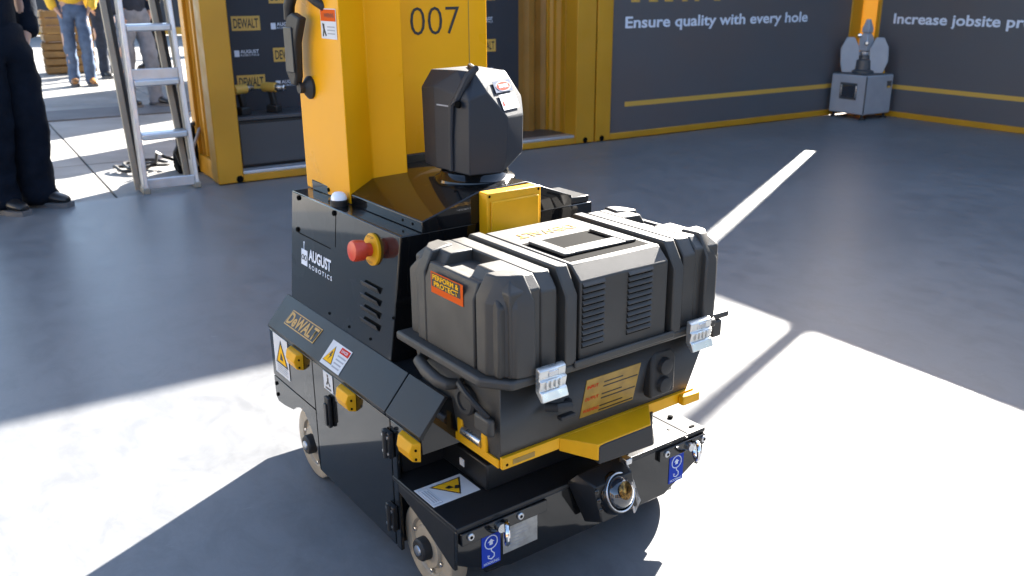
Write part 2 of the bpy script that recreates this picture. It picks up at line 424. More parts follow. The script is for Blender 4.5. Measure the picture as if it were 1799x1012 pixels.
ribbed('y', ky0+0.15, ky1-0.1, 4.10, 0.03, HT-0.06, 0.03, 0.12, sgn=1).build('end_wall', CYEL, K)
bnr = MB().box(1.45, 3.80, ky1-0.115, ky1-0.108, 0.05, 2.35).build('backdrop_banner', BANNER, K)
FB = Face((0, ky1-0.1155, 0), (1, 0, 0), (0, 0, 1))
for col in range(9):
    for row in range(7):
        x = 1.625 + 0.255*col; z = 0.56 + 0.185*row - (0.02 if col % 2 else 0)
        if x + 0.2 > 3.79: continue
        if (row + col) % 2 == 0:
            b_ = FB.rect(x, z-0.045, x+0.185, z+0.045, 0.0008, 'logo_panel', PRINTY, bnr)
            FB.text('DEWALT', x+0.012, z-0.03, 0.161, 0.06, 0.0014, STKD, bnr, bold=0.02)
        else:
            FB.rect(x, z-0.022, x+0.032, z+0.018, 0.0008, 'robot_emblem', PRINTW, bnr)
            FB.text('AUGUST', x+0.04, z-0.002, 0.12, 0.022, 0.0008, PRINTW, bnr, bold=0.015)
            FB.text('ROBOTICS', x+0.04, z-0.02, 0.12, 0.012, 0.0008, PRINTW, bnr)
for x in (1.455, 4.11):
    MB().cyl((x, ky0-0.001, 0.022), (x, ky0+0.02, 0.022), 0.022, n=16).build('corner_casting_hole', SEAM, K)
# display counter and tools inside the kiosk
ct = thing('display_counter', 'low black display counter inside the yellow kiosk', 'counter', ANG_A, (2.1, 5.82), z=0.044)
MB().box(1.50, 2.70, 5.70, 5.94, 0.046, 0.35).build('carcass', BLACK2, ct, 0.006)
MB().box(1.485, 2.715, 5.685, 5.95, 0.352, 0.376).build('worktop', DGREY, ct, 0.004)
MB().box(1.53, 2.08, 5.694, 5.70, 0.07, 0.33).build('front_panel', DGREY, ct, 0.003)
MB().box(2.10, 2.67, 5.694, 5.70, 0.07, 0.33).build('front_panel', DGREY, ct, 0.003)
def drill(x, y, ang, label):
    d = thing('cordless_drill', label, 'drill', ANG_A, (x, y), 'drills on the display counter', z=0.377)
    d.rotation_euler = (0, 0, ANG_A + ang)
    z = 0.377
    MB().fbox(x-0.045, x+0.035, y-0.03, y+0.03, z, z+0.05, (0.006,)*4, 0.008).build('battery', STKD, d, 0.004)
    MB().prism('y', y-0.017, y+0.017, [(x-0.02,z+0.048),(x+0.018,z+0.048),(x+0.005,z+0.135),(x-0.036,z+0.135)]).build('grip', STKD, d, 0.006)
    MB().cyl((x-0.075, y, z+0.16), (x+0.03, y, z+0.16), 0.031, n=18).build('motor_housing', PRINTY, d, 0.005)
    MB().lathe((x+0.03, y, z+0.16), (1,0,0), [(0,0.027),(0.02,0.027),(0.03,0.022),(0.055,0.019),(0.06,0.012)], 18).build('chuck', STEEL, d)
drill(1.60, 5.80, 0.5, 'left yellow and black cordless drill on the kiosk counter')
drill(1.80, 5.80, -0.9, 'right yellow and black cordless drill on the kiosk counter')

# ---------------- mural container on the back wall
A = thing('mural_container', 'yellow framed container with dark mural reading Ensure quality with every hole', 'container', ANG_A, (5.72, 6.1))
ax0, ax1, ayb = 4.208, 7.23, 6.75
MB().box(ax0, 4.353, 5.52, 5.67, 0, HT).build('corner_post', CYEL, A, 0.006)
MB().box(7.085, ax1, 5.52, 5.67, 0, HT).build('corner_post', CYEL, A, 0.006)
MB().box(4.353, 7.085, 5.519, 5.60, 0, 0.05).build('bottom_rail', CYEL, A, 0.004)
MB().box(4.353, 7.085, 5.519, 5.60, HT-0.12, HT-0.003).build('top_rail', CYEL, A, 0.004)
pan = MB().box(4.353, 7.085, 5.532, 5.56, 0.05, HT-0.12).build('mural_panel', MURAL, A)
MB().box(ax0+0.02, ax1-0.02, 5.60, ayb, 0.02, HT-0.02).build('container_body', CYEL, A)
FA = Face((0, 5.532, 0), (1, 0, 0), (0, 0, 1))
FA.rect(4.497, 0.246, 7.08, 0.284, 0.001, 'yellow_stripe', PRINTY, pan)
FA.line('Ensure quality with every hole', 4.476, 0.838, 2.036, 0.085, 0.0012, PRINTW, pan, bold=0.022)
for x0, w in ((4.525,0.085),(4.70,0.09),(4.86,0.085),(5.04,0.055),(5.17,0.05),(5.38,0.07)):
    FA.rect(x0, 1.027, x0+w, 1.045, 0.0012, 'heading_stroke', PRINTY, pan)
    FA.rect(x0+w*0.3, 1.045, x0+w*0.62, 1.19, 0.0012, 'heading_stroke', PRINTY, pan)
for x in (4.27, 7.15):
    MB().cyl((x, 5.5185, 0.022), (x, 5.54, 0.022), 0.022, n=16).build('corner_casting_hole', SEAM, A)

# ---------------- mural container on the right
B = thing('mural_container', 'dark mural container on the right reading Increase jobsite productivity', 'container', ANG_A, (7.95, 1.2))
by1 = 5.485
MB().box(7.28, 7.42, 5.365, 5.405, 0, HT).build('corner_post', CYEL, B, 0.006)
MB().box(7.305, 7.312, 5.405, 5.496, 1.18, HT).build('added_slit_strip', CYEL, B)  # unseen strip added to narrow the slit of sunlight
MB().slab([(7.300,5.405,0.0),(7.224,5.590,0.0),(7.224,5.590,1.18),(7.300,5.405,1.18)], 0.0015).build('added_glow_strip', VINYL, B)  # added strip, backlit to glow yellow and stop the low sun
MB().box(7.279, 7.36, -4.0, 5.365, 0, 0.05).build('bottom_rail', CYEL, B, 0.004)
MB().box(7.279, 7.36, -4.0, 5.365, HT-0.12, HT-0.003).build('top_rail', CYEL, B, 0.004)
MB().box(7.28, 7.42, -4.14, -4.0, 0, HT).build('corner_post', CYEL, B, 0.006)
panb = MB().box(7.292, 7.32, -4.0, 5.365, 0.05, HT-0.12).build('mural_panel', MURAL, B)
MB().box(7.36, 8.60, -4.12, 5.40, 0.02, HT-0.02).build('container_body', CYEL, B)
FBm = Face((7.292, 0, 0), (0, -1, 0), (0, 0, 1))
FBm.rect(-5.36, 0.248, 3.9, 0.286, 0.001, 'yellow_stripe', PRINTY, panb)
FBm.line('Increase jobsite productivity', -5.23, 0.812, 1.80, 0.088, 0.0012, PRINTW, panb, bold=0.022)
fl = MB().tube([(7.6, 4.94, HT-0.03), (7.6, 5.14, HT+0.6), (7.6, 5.44, HT+1.5)], 0.050, 14).build('shadow_pole', STEEL)  # unseen pole, added and leaned to cast the dark streak on the floor
fl.rotation_euler = (0, 0, ANG_A); tag(fl, 'unseen leaning pole added on the right hand container for its shadow', 'pole')

# ================================================================== ROBOT
RB = thing('mobile_robot', 'black and yellow wheeled drilling robot numbered 007 on the concrete floor', 'robot', ANG_R, (1.07, 1.6))
# ---- base
base = MB().box(0.815, 1.325, 1.20, 2.0, 0.075, 0.203).build('chassis', BLACK2, RB, 0.004)
deck = MB().box(0.7395, 1.4005, 1.1825, 1.42, 0.205, 0.2145).build('deck_plate', BLACK2, RB, 0.0015)
MB().box(0.741, 1.399, 1.42, 2.0, 0.19, 0.2035).build('deck_plate', BLACK2, RB)
MB().prism('y', 1.184, 1.194, [(0.741,0.2045),(1.399,0.2045),(1.400,0.147),(1.282,0.086),(0.862,0.086),(0.80,0.100),(0.741,0.135)]).build('front_plate', BLACK, RB, 0.0015)
for s, x0, x1 in ((0, 0.7405, 0.7475), (1, 1.3925, 1.3995)):
    MB().prism('x', x0, x1, [(1.194,0.2045),(1.415,0.2045),(1.415,0.192),(1.375,0.180),(1.345,0.172),(1.30,0.158),(1.205,0.118),(1.194,0.118)]).build('side_skirt', BLACK2, RB, 0.001)
MB().box(1.372, 1.385, 1.20, 1.205, 0.2145, 0.2165).build('deck_seam', SEAM, RB)
MB().box(1.345, 1.3475, 1.186, 1.30, 0.2143, 0.2150).build('deck_seam', SEAM, RB)
MB().lathe((1.372, 1.262, 0.2145), (0,0,1), [(0,0.006),(0.004,0.006),(0.005,0.004)], 12).build('deck_screw', SEAM, RB)
MB().lathe((1.33, 1.225, 0.2145), (0,0,1), [(0,0.004),(0.002,0.004)], 10).build('deck_screw', STEEL, RB)
MB().box(0.858, 1.282, 1.255, 1.484, 0.2145, 0.272).build('pedestal_box', BLACK2, RB, 0.004)
MB().box(0.8565, 0.8582, 1.335, 1.350, 0.232, 0.248).build('white_tag', STKW, RB)
MB().box(0.90, 1.24, 1.24, 1.47, 0.272, 0.326).build('pedestal_riser', BLACK2, RB, 0.004)
# lifting bars with eye bolts and screws
for x0, x1, xr, xa, xb in ((0.746, 0.945, 0.832, 0.765, 0.879), (1.254, 1.396, 1.345, 1.274, 1.388)):
    bar = MB().box(x0, x1, 1.176, 1.184, 0.178, 0.2035).build('lifting_bar', BLACK, RB, 0.0015)
    for xs in (xa, xb):
        b = MB().lathe((xs, 1.176, 0.193), (0,-1,0), [(0,0.0075),(0.003,0.0075),(0.0042,0.006)], 16).build('screw', STEEL, bar)
        MB().lathe((xs, 1.1717, 0.193), (0,-1,0), [(0,0.0034),(0.0006,0.0034)], 6).build('socket', SEAM, bar)
    rg = MB().torus((xr, 1.155, 0.186), (0.85, -0.52, 0.0), 0.0195, 0.0052, 28, 10).build('eye_bolt', CHROME, RB)
    MB().cyl((xr, 1.177, 0.188), (xr, 1.168, 0.188), 0.0095, n=14).build('collar', STEEL, rg)
FF = Face((0, 1.184, 0), (1, 0, 0), (0, 0, 1))
def hook_tag(x0, z0, x1, z1):
    t_ = FF.rect(x0, z0, x1, z1, 0.0012, 'hook_sign', STKB, RB)
    cx = (x0+x1)/2; w = x1-x0
    MB().torus((cx, 1.1825, z1-0.0205), (0,1,0), w*0.33, 0.0011, 24, 6).build('ring_mark', PRINTW, t_)
    FF.poly([(cx-0.0035,z1-0.026),(cx+0.0035,z1-0.026),(cx+0.0035,z1-0.020),(cx+0.0075,z1-0.020),(cx,z1-0.0135),(cx-0.0075,z1-0.020),(cx-0.0035,z1-0.020)], 0.0018, 'arrow_mark', PRINTW, t_)
    pts = [(cx, z1-0.036), (cx+0.001, z1-0.041), (cx+0.007, z1-0.047), (cx+0.0065, z1-0.054), (cx, z1-0.0575), (cx-0.007, z1-0.054), (cx-0.008, z1-0.048), (cx-0.004, z1-0.050)]
    MB().tube([(a, 1.1826, b) for a, b in pts], 0.0012, 6).build('hook_mark', PRINTW, t_)
    FF.text('HOOKING', x0+0.004, z0+0.003, w-0.008, 0.0055, 0.0018, PRINTW, t_, bold=0.01)
hook_tag(0.794, 0.107, 0.837, 0.1775); hook_tag(1.292, 0.108, 1.336, 0.1775)
pl = FF.rect(0.843, 0.118, 0.926, 0.1745, 0.0014, 'rating_plate', PLATE, RB)
for k in range(6):
    FF.rect(0.849, 0.126+0.0078*k, 0.849+0.03+0.035*random.random(), 0.1275+0.0078*k, 0.0019, 'engraved_line', STKG, pl)
# ---- camera on the front
cm = MB().hull([(1.012,1.165,0.240),(1.120,1.160,0.246),(1.004,1.165,0.225),(1.027,1.128,0.222),(1.120,1.123,0.228),(1.040,1.120,0.142),(1.134,1.116,0.148),(1.037,1.17,0.120),(1.140,1.17,0.126),(1.00,1.183,0.22),(1.14,1.183,0.23)]).build('camera_housing', BLACK2, RB, 0.003)
cn = Vector((0.10, -0.90, 0.42)).normalized(); cc = Vector((1.082, 1.122, 0.196))
MB().lathe(cc - cn*0.02, cn, [(0,0.044),(0.018,0.044),(0.024,0.041),(0.026,0.037),(0.022,0.034),(0.02,0.033)], 36).build('lens_ring', BLACK, cm)
MB().lathe(cc, cn, [(0.0,0.034),(0.008,0.0325),(0.016,0.028),(0.022,0.020),(0.025,0.010),(0.026,0.0005)], 32).build('lens_dome', LENS, cm)
MB().lathe(cc + cn*0.0255 + Vector((-0.004,0,0.005)), cn, [(0,0.0185),(0.001,0.0165)], 18).build('reflection_disc', AMBER, cm)  # mottled amber disc stands in for a reflection in the dome
MB().torus(cc + cn*0.007, cn, 0.0375, 0.002, 36, 8).build('lens_bezel', STEEL, cm)
MB().slab([(1.122,1.165,0.256),(1.143,1.172,0.240),(1.150,1.125,0.150),(1.120,1.110,0.140)], 0.003).build('side_plate', STEEL, cm)
MB().box(1.108, 1.124, 1.128, 1.15, 0.243, 0.256).build('clip', STEEL, cm, 0.002)
for dx, dz in ((-0.058, 0.022), (-0.052, 0.0), (-0.045, -0.024)):
    MB().lathe((1.084+dx, 1.124, 0.194+dz), (-0.3,-0.9,0.3), [(0,0.005),(0.003,0.005),(0.004,0.003)], 12).build('screw', BLACK, cm)
MB().box(0.95, 1.30, 1.19, 1.25, 0.09, 0.20).build('front_recess_box', BLACK2, RB, 0.004)
# ---- wheels
def wheel(xo, y, s):
    z = 0.0905; d = (-s, 0, 0)
    w = MB().lathe((xo + s*0.042, y, z), d, [(0,0.078),(0.003,0.0895),(0.010,0.0905),(0.032,0.0905),(0.039,0.0885),(0.042,0.082),(0.040,0.060),(0.034,0.056),(0.034,0.046),(0.041,0.042),(0.042,0.026)], 48).build('wheel', CREAM, RB)
    MB().lathe((xo + s*0.004, y, z), d, [(0,0.0245),(0.020,0.0235),(0.024,0.020),(0.024,0.012),(0.020,0.011)], 28).build('hub_cap', RUBBER, w)
    MB().lathe((xo - s*0.0195, y, z), d, [(0,0.0115),(0.003,0.0105),(0.004,0.005)], 20).build('axle_end', STEEL, w)
    for k in range(6):
        a = k*math.pi/3 + 0.3
        MB().lathe((xo + s*0.006, y + 0.051*math.cos(a), z + 0.051*math.sin(a)), d, [(0,0.0045),(0.004,0.0045),(0.005,0.003)], 10).build('wheel_bolt', STEEL, w)
wheel(0.757, 1.86, 1); wheel(0.757, 1.325, 1); wheel(1.383, 1.86, -1); wheel(1.383, 1.325, -1)
# ---- lower cabinets, left and mirrored right
MX = lambda x, s: x if s == 0 else 2.14 - x
for s in (0, 1):
    X = lambda *v: sorted(MX(q, s) for q in v)
    MB().prism('y', 1.415, 2.035, [(MX(q, s), z) for q, z in ((0.762,0.2145),(0.748,0.349),(0.802,0.412),(0.86,0.412),(0.86,0.2145))]).build('cabinet_body', BLACK2, RB, 0.002)
    MB().prism('y', 1.305, 1.415, [(MX(q, s), z) for q, z in ((0.748,0.314),(0.748,0.349),(0.802,0.412),(0.86,0.412),(0.86,0.314))]).build('cabinet_nose', BLACK2, RB, 0.002)
    x0, x1 = X(0.745, 0.790)
    MB().prism('x', x0, x1, [(1.795,0.205),(1.775,0.057),(1.424,0.048),(1.418,0.205)]).build('cabinet_sill', BLACK2, RB)
    x0, x1 = X(0.740, 0.748)
    arch = [(1.925,0.160),(1.905,0.174),(1.88,0.183),(1.855,0.180),(1.825,0.155),(1.80,0.115),(1.788,0.07)]
    MB().prism('x', x0, x1, [(1.786,0.341),(1.786,0.2165),(2.036,0.2165),(2.038,0.341)]).build('rear_panel', BLACK, RB, 0.0015)
    MB().prism('x', x0, x1, [(2.036,0.2135),(1.7865,0.2135),(1.7865,0.055)] + arch[::-1] + [(1.98,0.150),(2.02,0.147),(2.034,0.158)]).build('rear_panel', BLACK, RB, 0.0015)
    MB().prism('x', x0, x1, [(1.783,0.341),(1.421,0.341),(1.421,0.050),(1.783,0.056)]).build('cabinet_door', BLACK, RB, 0.0015)
    MB().prism('x', x0, x1, [(1.4175,0.341),(1.306,0.341),(1.306,0.312),(1.385,0.312),(1.398,0.30),(1.398,0.048),(1.4175,0.048)]).build('front_panel', BLACK, RB, 0.0015)
    o = [(MX(0.7395,s),0.343),(MX(0.7375,s),0.3515),(MX(0.796,s),0.4195),(MX(0.803,s),0.4165),(MX(0.7475,s),0.349),(MX(0.746,s),0.343)]
    MB().prism('y', 1.4365, 2.04, o).build('bevel_panel', BLACK2, RB, 0.001)
    MB().prism('y', 1.300, 1.4325, o).build('bevel_panel', BLACK2, RB, 0.001)
    MB().prism('y', 1.3025, 1.306, [(MX(q, s), z) for q, z in ((0.745,0.312),(0.743,0.342),(0.80,0.41),(0.856,0.41),(0.856,0.312))]).build('cabinet_end', BLACK, RB)
    MB().prism('y', 2.033, 2.037, [(MX(q, s), z) for q, z in ((0.745,0.216),(0.743,0.342),(0.80,0.41),(0.856,0.41),(0.856,0.216))]).build('cabinet_end', BLACK, RB)
# hinges, door pull, lamps, screws on the left side
for z in (0.289, 0.121):
    h = MB().box(0.728, 0.7395, 1.405, 1.436, z-0.028, z+0.028).build('hinge', BLACK2, RB, 0.002)
    MB().cyl((0.727, 1.4195, z-0.029), (0.727, 1.4195, z+0.029), 0.005, n=12).build('hinge_pin', RUBBER, h)
    for dy in (-0.010, 0.010):
        for dz in (-0.018, 0.018):
            MB().lathe((0.728, 1.4205+dy, z+dz), (-1,0,0), [(0,0.0032),(0.0015,0.003)], 8).build('hinge_screw', STEEL, h)
hp = MB().box(0.730, 0.7395, 1.690, 1.712, 0.209, 0.283).build('door_pull', RUBBER, RB, 0.003)
MB().box(0.7255, 0.731, 1.694, 1.708, 0.215, 0.268).build('paddle', BLACK2, hp, 0.002)
def side_lamp(y):
    l = MB().hull([(0.7398,y-0.036,0.3405),(0.7398,y+0.034,0.3405),(0.7398,y-0.034,0.298),(0.7398,y+0.032,0.298),
                   (0.724,y-0.030,0.3395),(0.724,y+0.024,0.3395),(0.718,y-0.026,0.320),(0.718,y+0.020,0.320),(0.724,y-0.030,0.302),(0.724,y+0.024,0.302)]).build('side_marker', YELM, RB, 0.002)
    for z in (0.327, 0.308):
        MB().lathe((0.729, y-0.0335, z), (-0.4,-1,0), [(0,0.0025),(0.002,0.0025)], 8).build('marker_screw', SEAM, l)
side_lamp(1.868); side_lamp(1.600); side_lamp(1.335)
for y, z in ((2.022,0.196),(2.020,0.166)):
    MB().lathe((0.7398, y, z), (-1,0,0), [(0,0.0052),(0.003,0.0048)], 12).build('screw', SEAM, RB)
# ---- stickers on the lower cabinet
FS = Face((0.7396, 0, 0), (0, -1, 0), (0, 0, 1))
def warn_triangle(F, cx, cy, w, h, parent, k=0.0018, down=False):
    s_ = -1 if down else 1
    F.poly([(cx-w/2, cy-s_*h/2), (cx+w/2, cy-s_*h/2), (cx, cy+s_*h/2)][::s_], k, 'triangle_border', STKD, parent)
    F.poly([(cx-w*0.38, cy-s_*h*0.42), (cx+w*0.38, cy-s_*h*0.42), (cx, cy+s_*h*0.34)][::s_], k+0.0005, 'triangle_field', STKY, parent)
    F.poly([(cx-w*0.12, cy-s_*h*0.30), (cx+w*0.14, cy-s_*h*0.28), (cx+w*0.10, cy-s_*h*0.12), (cx, cy+s_*h*0.02), (cx-w*0.06, cy-s_*h*0.14)][::s_], k+0.001, 'pictogram', STKD, parent)
st = FS.rect(-2.012, 0.236, -1.925, 0.3405, 0.0012, 'warning_sticker', STKW, RB)
warn_triangle(FS, -1.966, 0.298, 0.074, 0.066, st)
for k in range(4): FS.rect(-1.998, 0.242+0.0055*k, -1.998+0.055+0.01*random.random(), 0.2445+0.0055*k, 0.0018, 'small_print', STKG, st)
st = FS.rect(-1.7225, 0.2965, -1.676, 0.3400, 0.0012, 'caution_sticker', STKW, RB)
FS.poly([(-1.71,0.310),(-1.705,0.309),(-1.699,0.317),(-1.692,0.309),(-1.688,0.311),(-1.696,0.321),(-1.695,0.329),(-1.702,0.329),(-1.703,0.320)], 0.0018, 'pictogram', STKD, st)
FS.rect(-1.703, 0.3305, -1.697, 0.336, 0.0018, 'pictogram', STKD, st)
FS.rect(-1.713, 0.300, -1.686, 0.304, 0.0018, 'small_print', STKD, st)
bx = Vector((0.796-0.7375, 0, 0.4195-0.3515))
FV = Face((0.7375, 0, 0.3515), (0, -1, 0), bx)          # the bevel: a = -y, b = up the slope
lg = FV.poly([(-1.972,0.026),(-1.806,0.026),(-1.799,0.066),(-1.965,0.066)], 0.0012, 'logo_plate', GOLD, RB)
FV.poly([(-1.969,0.0285),(-1.809,0.0285),(-1.8025,0.0635),(-1.9625,0.0635)], 0.0017, 'logo_field', BLACK2, lg)
FV.text('DeWALT', -1.965, 0.0305, 0.159, 0.031, 0.0023, GOLD, lg, bold=0.03, shear=0.12)
st = FV.rect(-1.738, 0.003, -1.644, 0.061, 0.0012, 'warning_sticker', STKW, RB)
FV.poly([(-1.733,0.012),(-1.690,0.012),(-1.7115,0.052)], 0.0018, 'triangle_border', STKD, st)
FV.poly([(-1.7305,0.0135),(-1.6925,0.0135),(-1.7115,0.049)], 0.0023, 'triangle_field', STKY, st)
FV.poly([(-1.714,0.0385),(-1.7165,0.028),(-1.7115,0.028),(-1.7135,0.018),(-1.706,0.031),(-1.7105,0.031),(-1.709,0.0385)], 0.0028, 'pictogram', STKD, st)
rd = FV.rect(-1.688, 0.044, -1.647, 0.0575, 0.0018, 'danger_field', STKR, st)
FV.text('DANGER', -1.682, 0.0475, 0.029, 0.0065, 0.0024, PRINTW, st, bold=0.01)
for k in range(4): FV.rect(-1.686, 0.010+0.0085*k, -1.686+0.028+0.009*random.random(), 0.0135+0.0085*k, 0.0018, 'small_print', STKG, st)
# deck sticker
FD = Face((0, 0, 0.2146), (1, 0, 0), (0, 1, 0))
st = FD.rect(0.744, 1.268, 0.851, 1.342, 0.0012, 'warning_sticker', STKW, RB)
FD.poly([(0.772,1.333),(0.812,1.277),(0.845,1.333)][::-1], 0.0018, 'triangle_border', STKD, st)
FD.poly([(0.779,1.3295),(0.812,1.283),(0.8385,1.3295)][::-1], 0.0023, 'triangle_field', STKY, st)
FD.poly([(0.797,1.312),(0.802,1.305),(0.812,1.305),(0.808,1.315)], 0.0028, 'pictogram', STKD, st)
FD.poly([(0.811,1.300),(0.820,1.296),(0.826,1.305),(0.818,1.309)], 0.0028, 'pictogram', STKD, st)
FD.rect(0.748, 1.274, 0.768, 1.334, 0.0017, 'text_frame', STKG, st)
FD.rect(0.749, 1.2752, 0.767, 1.3328, 0.0022, 'text_field', STKW, st)
for k in range(3): FD.rect(0.7515+0.0052*k, 1.279, 0.7533+0.0052*k, 1.322+0.008*random.random(), 0.0027, 'small_print', STKG, st)
# ---- upper body
bl = [(0.797,1.50),(1.343,1.50),(1.343,2.03),(0.797,2.03)]
body = MB()
vs = [(0.797,1.510,0.414),(1.343,1.510,0.414),(1.343,2.018,0.414),(0.797,2.018,0.414),(0.8215,1.488,0.685),(1.3185,1.488,0.685),(1.3185,2.016,0.685),(0.8215,2.016,0.685)]
body.add(vs, [(0,3,2,1),(4,5,6,7),(0,1,5,4),(1,2,6,5),(2,3,7,6),(3,0,4,7)])
body = body.build('body_shell', BLACK, RB, 0.0025)
MB().box(0.86, 1.28, 1.50, 2.0, 0.2145, 0.416).build('body_core', BLACK2, RB)
FU = Face((0.797, 0, 0.414), (0, -1, 0), (0.0245, 0, 0.271))   # body side: a = -y, b = up
FU.rect(-1.7765, 0.186, -1.7735, 0.266, 0.0003, 'panel_gap', SEAM, body)
FU.rect(-1.975, 0.176, -1.80, 0.1785, 0.0003, 'panel_gap', SEAM, body)
for a, b in ((-1.973,0.262),(-1.978,0.184),(-1.782,0.262)):
    MB().lathe(FU.p(a, b), FU.n, [(0,0.0062),(0.003,0.0062),(0.0045,0.004)], 14).build('screw', SEAM, body)
for a, b in ((-1.505,0.10),(-1.60,0.025),(-1.70,0.022),(-1.80,0.024)):
    MB().lathe(FU.p(a, b), FU.n, [(0,0.0035),(0.002,0.003)], 10).build('screw', SEAM, body)
# company emblem and lettering on the side
em = FU.poly([(-1.956,0.105),(-1.922,0.105),(-1.922,0.143),(-1.956,0.143)], 0.001, 'robot_emblem', PRINTW, body)
MB().tube([FU.p(-1.942, 0.143, 0.0005), FU.p(-1.942, 0.158, 0.0005)], 0.0012, 6).build('antenna_mark', PRINTW, body)
MB().lathe(FU.p(-1.942, 0.160, 0), FU.n, [(0,0.003),(0.001,0.003)], 10).build('antenna_mark', PRINTW, body)
for da in (-0.0075, 0.0075):
    MB().torus(FU.p(-1.939+da, 0.124, 0.0012), FU.n, 0.0058, 0.0011, 18, 6).build('eye_mark', STKD, body)
FU.text('AUGUST', -1.914, 0.123, 0.120, 0.028, 0.001, PRINTW, body, bold=0.035)
FU.text('ROBOTICS', -1.912, 0.1035, 0.124, 0.011, 0.001, PRINTW, body, bold=0.02, spacing=1.5)
# louvres
for k in range(4):
    b = 0.139 - 0.0272*k
    MB().slab([FU.p(-1.642,b-0.004,0.0002), FU.p(-1.563,b-0.004,0.0002), FU.p(-1.566,b+0.007,0.006), FU.p(-1.639,b+0.007,0.006)], 0.0015).build('louvre', BLACK2, body)
# emergency stop
ec = FU.p(-1.598, 0.222)
es = MB().lathe(ec, FU.n, [(0,0.034),(0.005,0.034),(0.0075,0.031),(0.008,0.022)], 36).build('emergency_stop', YELM, RB)
MB().lathe(ec + FU.n*0.008, FU.n, [(0,0.014),(0.016,0.0145),(0.017,0.0215),(0.036,0.0225),(0.0415,0.020),(0.0435,0.012),(0.044,0.0005)], 36).build('push_button', REDB, es)
for w0 in (0.25, 2.6):
    FE = Face(ec + FU.n*0.0079, FU.x, FU.y)
    FE.text('EMERGENCY' if w0 > 1 else 'STOP', -0.014, 0.0235 if w0 < 1 else -0.029, 0.028, 0.0055, 0.0004, STKD, es)
# status lamp on the body top
lm = MB().lathe((0.8445,1.805,0.685), (0,0,1), [(0,0.020),(0.012,0.020),(0.014,0.0185)], 24).build('status_lamp', BLACK2, RB)
MB().lathe((0.8445,1.805,0.699), (0,0,1), [(0,0.0182),(0.006,0.0175),(0.012,0.0148),(0.016,0.010),(0.018,0.0005)], 24).build('lamp_dome', WDOME, lm)
# ---- hood carrying the scanner
hd = MB().prism('y', 1.483, 2.0, [(0.868,0.685),(0.868,0.709),(1.002,0.7505),(1.128,0.7565),(1.255,0.709),(1.255,0.685)]).build('hood', BLACK, RB, 0.002)
MB().box(1.26, 1.312, 1.492, 1.60, 0.685, 0.700).build('service_cover', BLACK2, RB, 0.002)
for y in (1.52, 1.56):
    MB().lathe((0.868, y, 0.697), (-1,0,0), [(0,0.003),(0.001,0.003)], 8).build('screw', SEAM, hd)
yb = MB().fbox(1.004, 1.142, 1.452, 1.4825, 0.640, 0.7515, (0.001,0.001,0.001,0.0), 0.002).build('control_box', YELM, RB, 0.004)
MB().box(1.012, 1.134, 1.446, 1.4525, 0.644, 0.735).build('box_lid', YELM, yb, 0.004)
for x in (1.010, 1.136):
    MB().lathe((x, 1.4525, 0.745), (0,-1,0), [(0,0.003),(0.001,0.003)], 8).build('box_screw', SEAM, yb)
# ---- scanner head
MB().lathe((1.085,1.615,0.748), (0,0,1), [(0,0.090),(0.006,0.088),(0.012,0.078),(0.020,0.074),(0.024,0.066)], 40).build('turntable', BLACK, RB)
sh = MB().hull([(0.985,1.66,0.772),(0.994,1.54,0.772),(1.088,1.54,0.768),(1.10,1.54,0.80),(1.178,1.575,0.800),(1.185,1.66,0.775),(1.19,1.72,0.775),(1.0,1.73,0.772),
     (0.985,1.66,0.948),(0.996,1.54,0.930),(1.046,1.54,0.942),(1.105,1.54,0.885),(1.180,1.575,0.884),(1.194,1.599,0.920),(1.20,1.68,0.915),(1.195,1.70,0.80),
     (1.010,1.600,0.984),(1.03,1.565,0.982),(1.072,1.569,0.975),(1.152,1.607,0.976),(1.13,1.70,0.982),(1.02,1.72,0.978),(1.0,1.735,0.94)]).build('scanner_head', HEADM, RB, 0.0030, angle=14)
sh.scale = (0.90, 1.0, 1.0); sh.location = (0.02, 0.0, 0.0)
MB().tube([(1.020,1.545,0.990),(1.006,1.555,0.975),(0.989,1.578,0.925),(0.986,1.592,0.915),(0.986,1.598,0.85),(0.987,1.60,0.775)], [0.007,0.009,0.009,0.007,0.006,0.006], 8).build('head_rib', HEADM, sh)
MB().tube([(1.09,1.66,0.984),(1.055,1.60,0.984),(1.020,1.545,0.990)], 0.007, 8).build('head_rib', HEADM, sh)
MB().lathe((0.987,1.566,0.918), (-1,-0.2,0), [(0,0.008),(0.006,0.007),(0.007,0.003)], 12).build('head_screw', SEAM, sh)
MB().slab([(0.9845,1.65,0.909),(0.9885,1.61,0.909),(0.9885,1.61,0.912),(0.9845,1.65,0.912)][::-1], 0.001).build('head_seam', STKG, sh)
f0 = Vector((1.105,1.54,0.885)); f1 = Vector((1.180,1.575,0.884)); f2 = Vector((1.046,1.54,0.942))
FH = Face(f0, f1 - f0, Vector((1.072,1.569,0.975)) - f0)
if FH.n.z < 0: FH.n = -FH.n
la, lb = (f1 - f0).length, (Vector((1.152,1.607,0.976)) - f1).dot(FH.y)
dg = FH.rect(-0.018, 0.055, 0.068, 0.080, 0.0030, 'danger_sticker', STKB2, sh)
FH.poly([(0.026+0.037*math.cos(t*math.pi/12), 0.0675+0.0110*math.sin(t*math.pi/12)) for t in range(24)], 0.0036, 'danger_oval', STKW, dg)
FH.poly([(0.026+0.034*math.cos(t*math.pi/12), 0.0675+0.0093*math.sin(t*math.pi/12)) for t in range(24)], 0.0041, 'danger_oval', STKR, dg)
FH.text('DANGER', 0.003, 0.0635, 0.046, 0.0085, 0.0047, PRINTW, dg, bold=0.02)
pp = FH.rect(-0.010, 0.016, 0.072, 0.050, 0.0030, 'laser_sticker', STKW, sh)
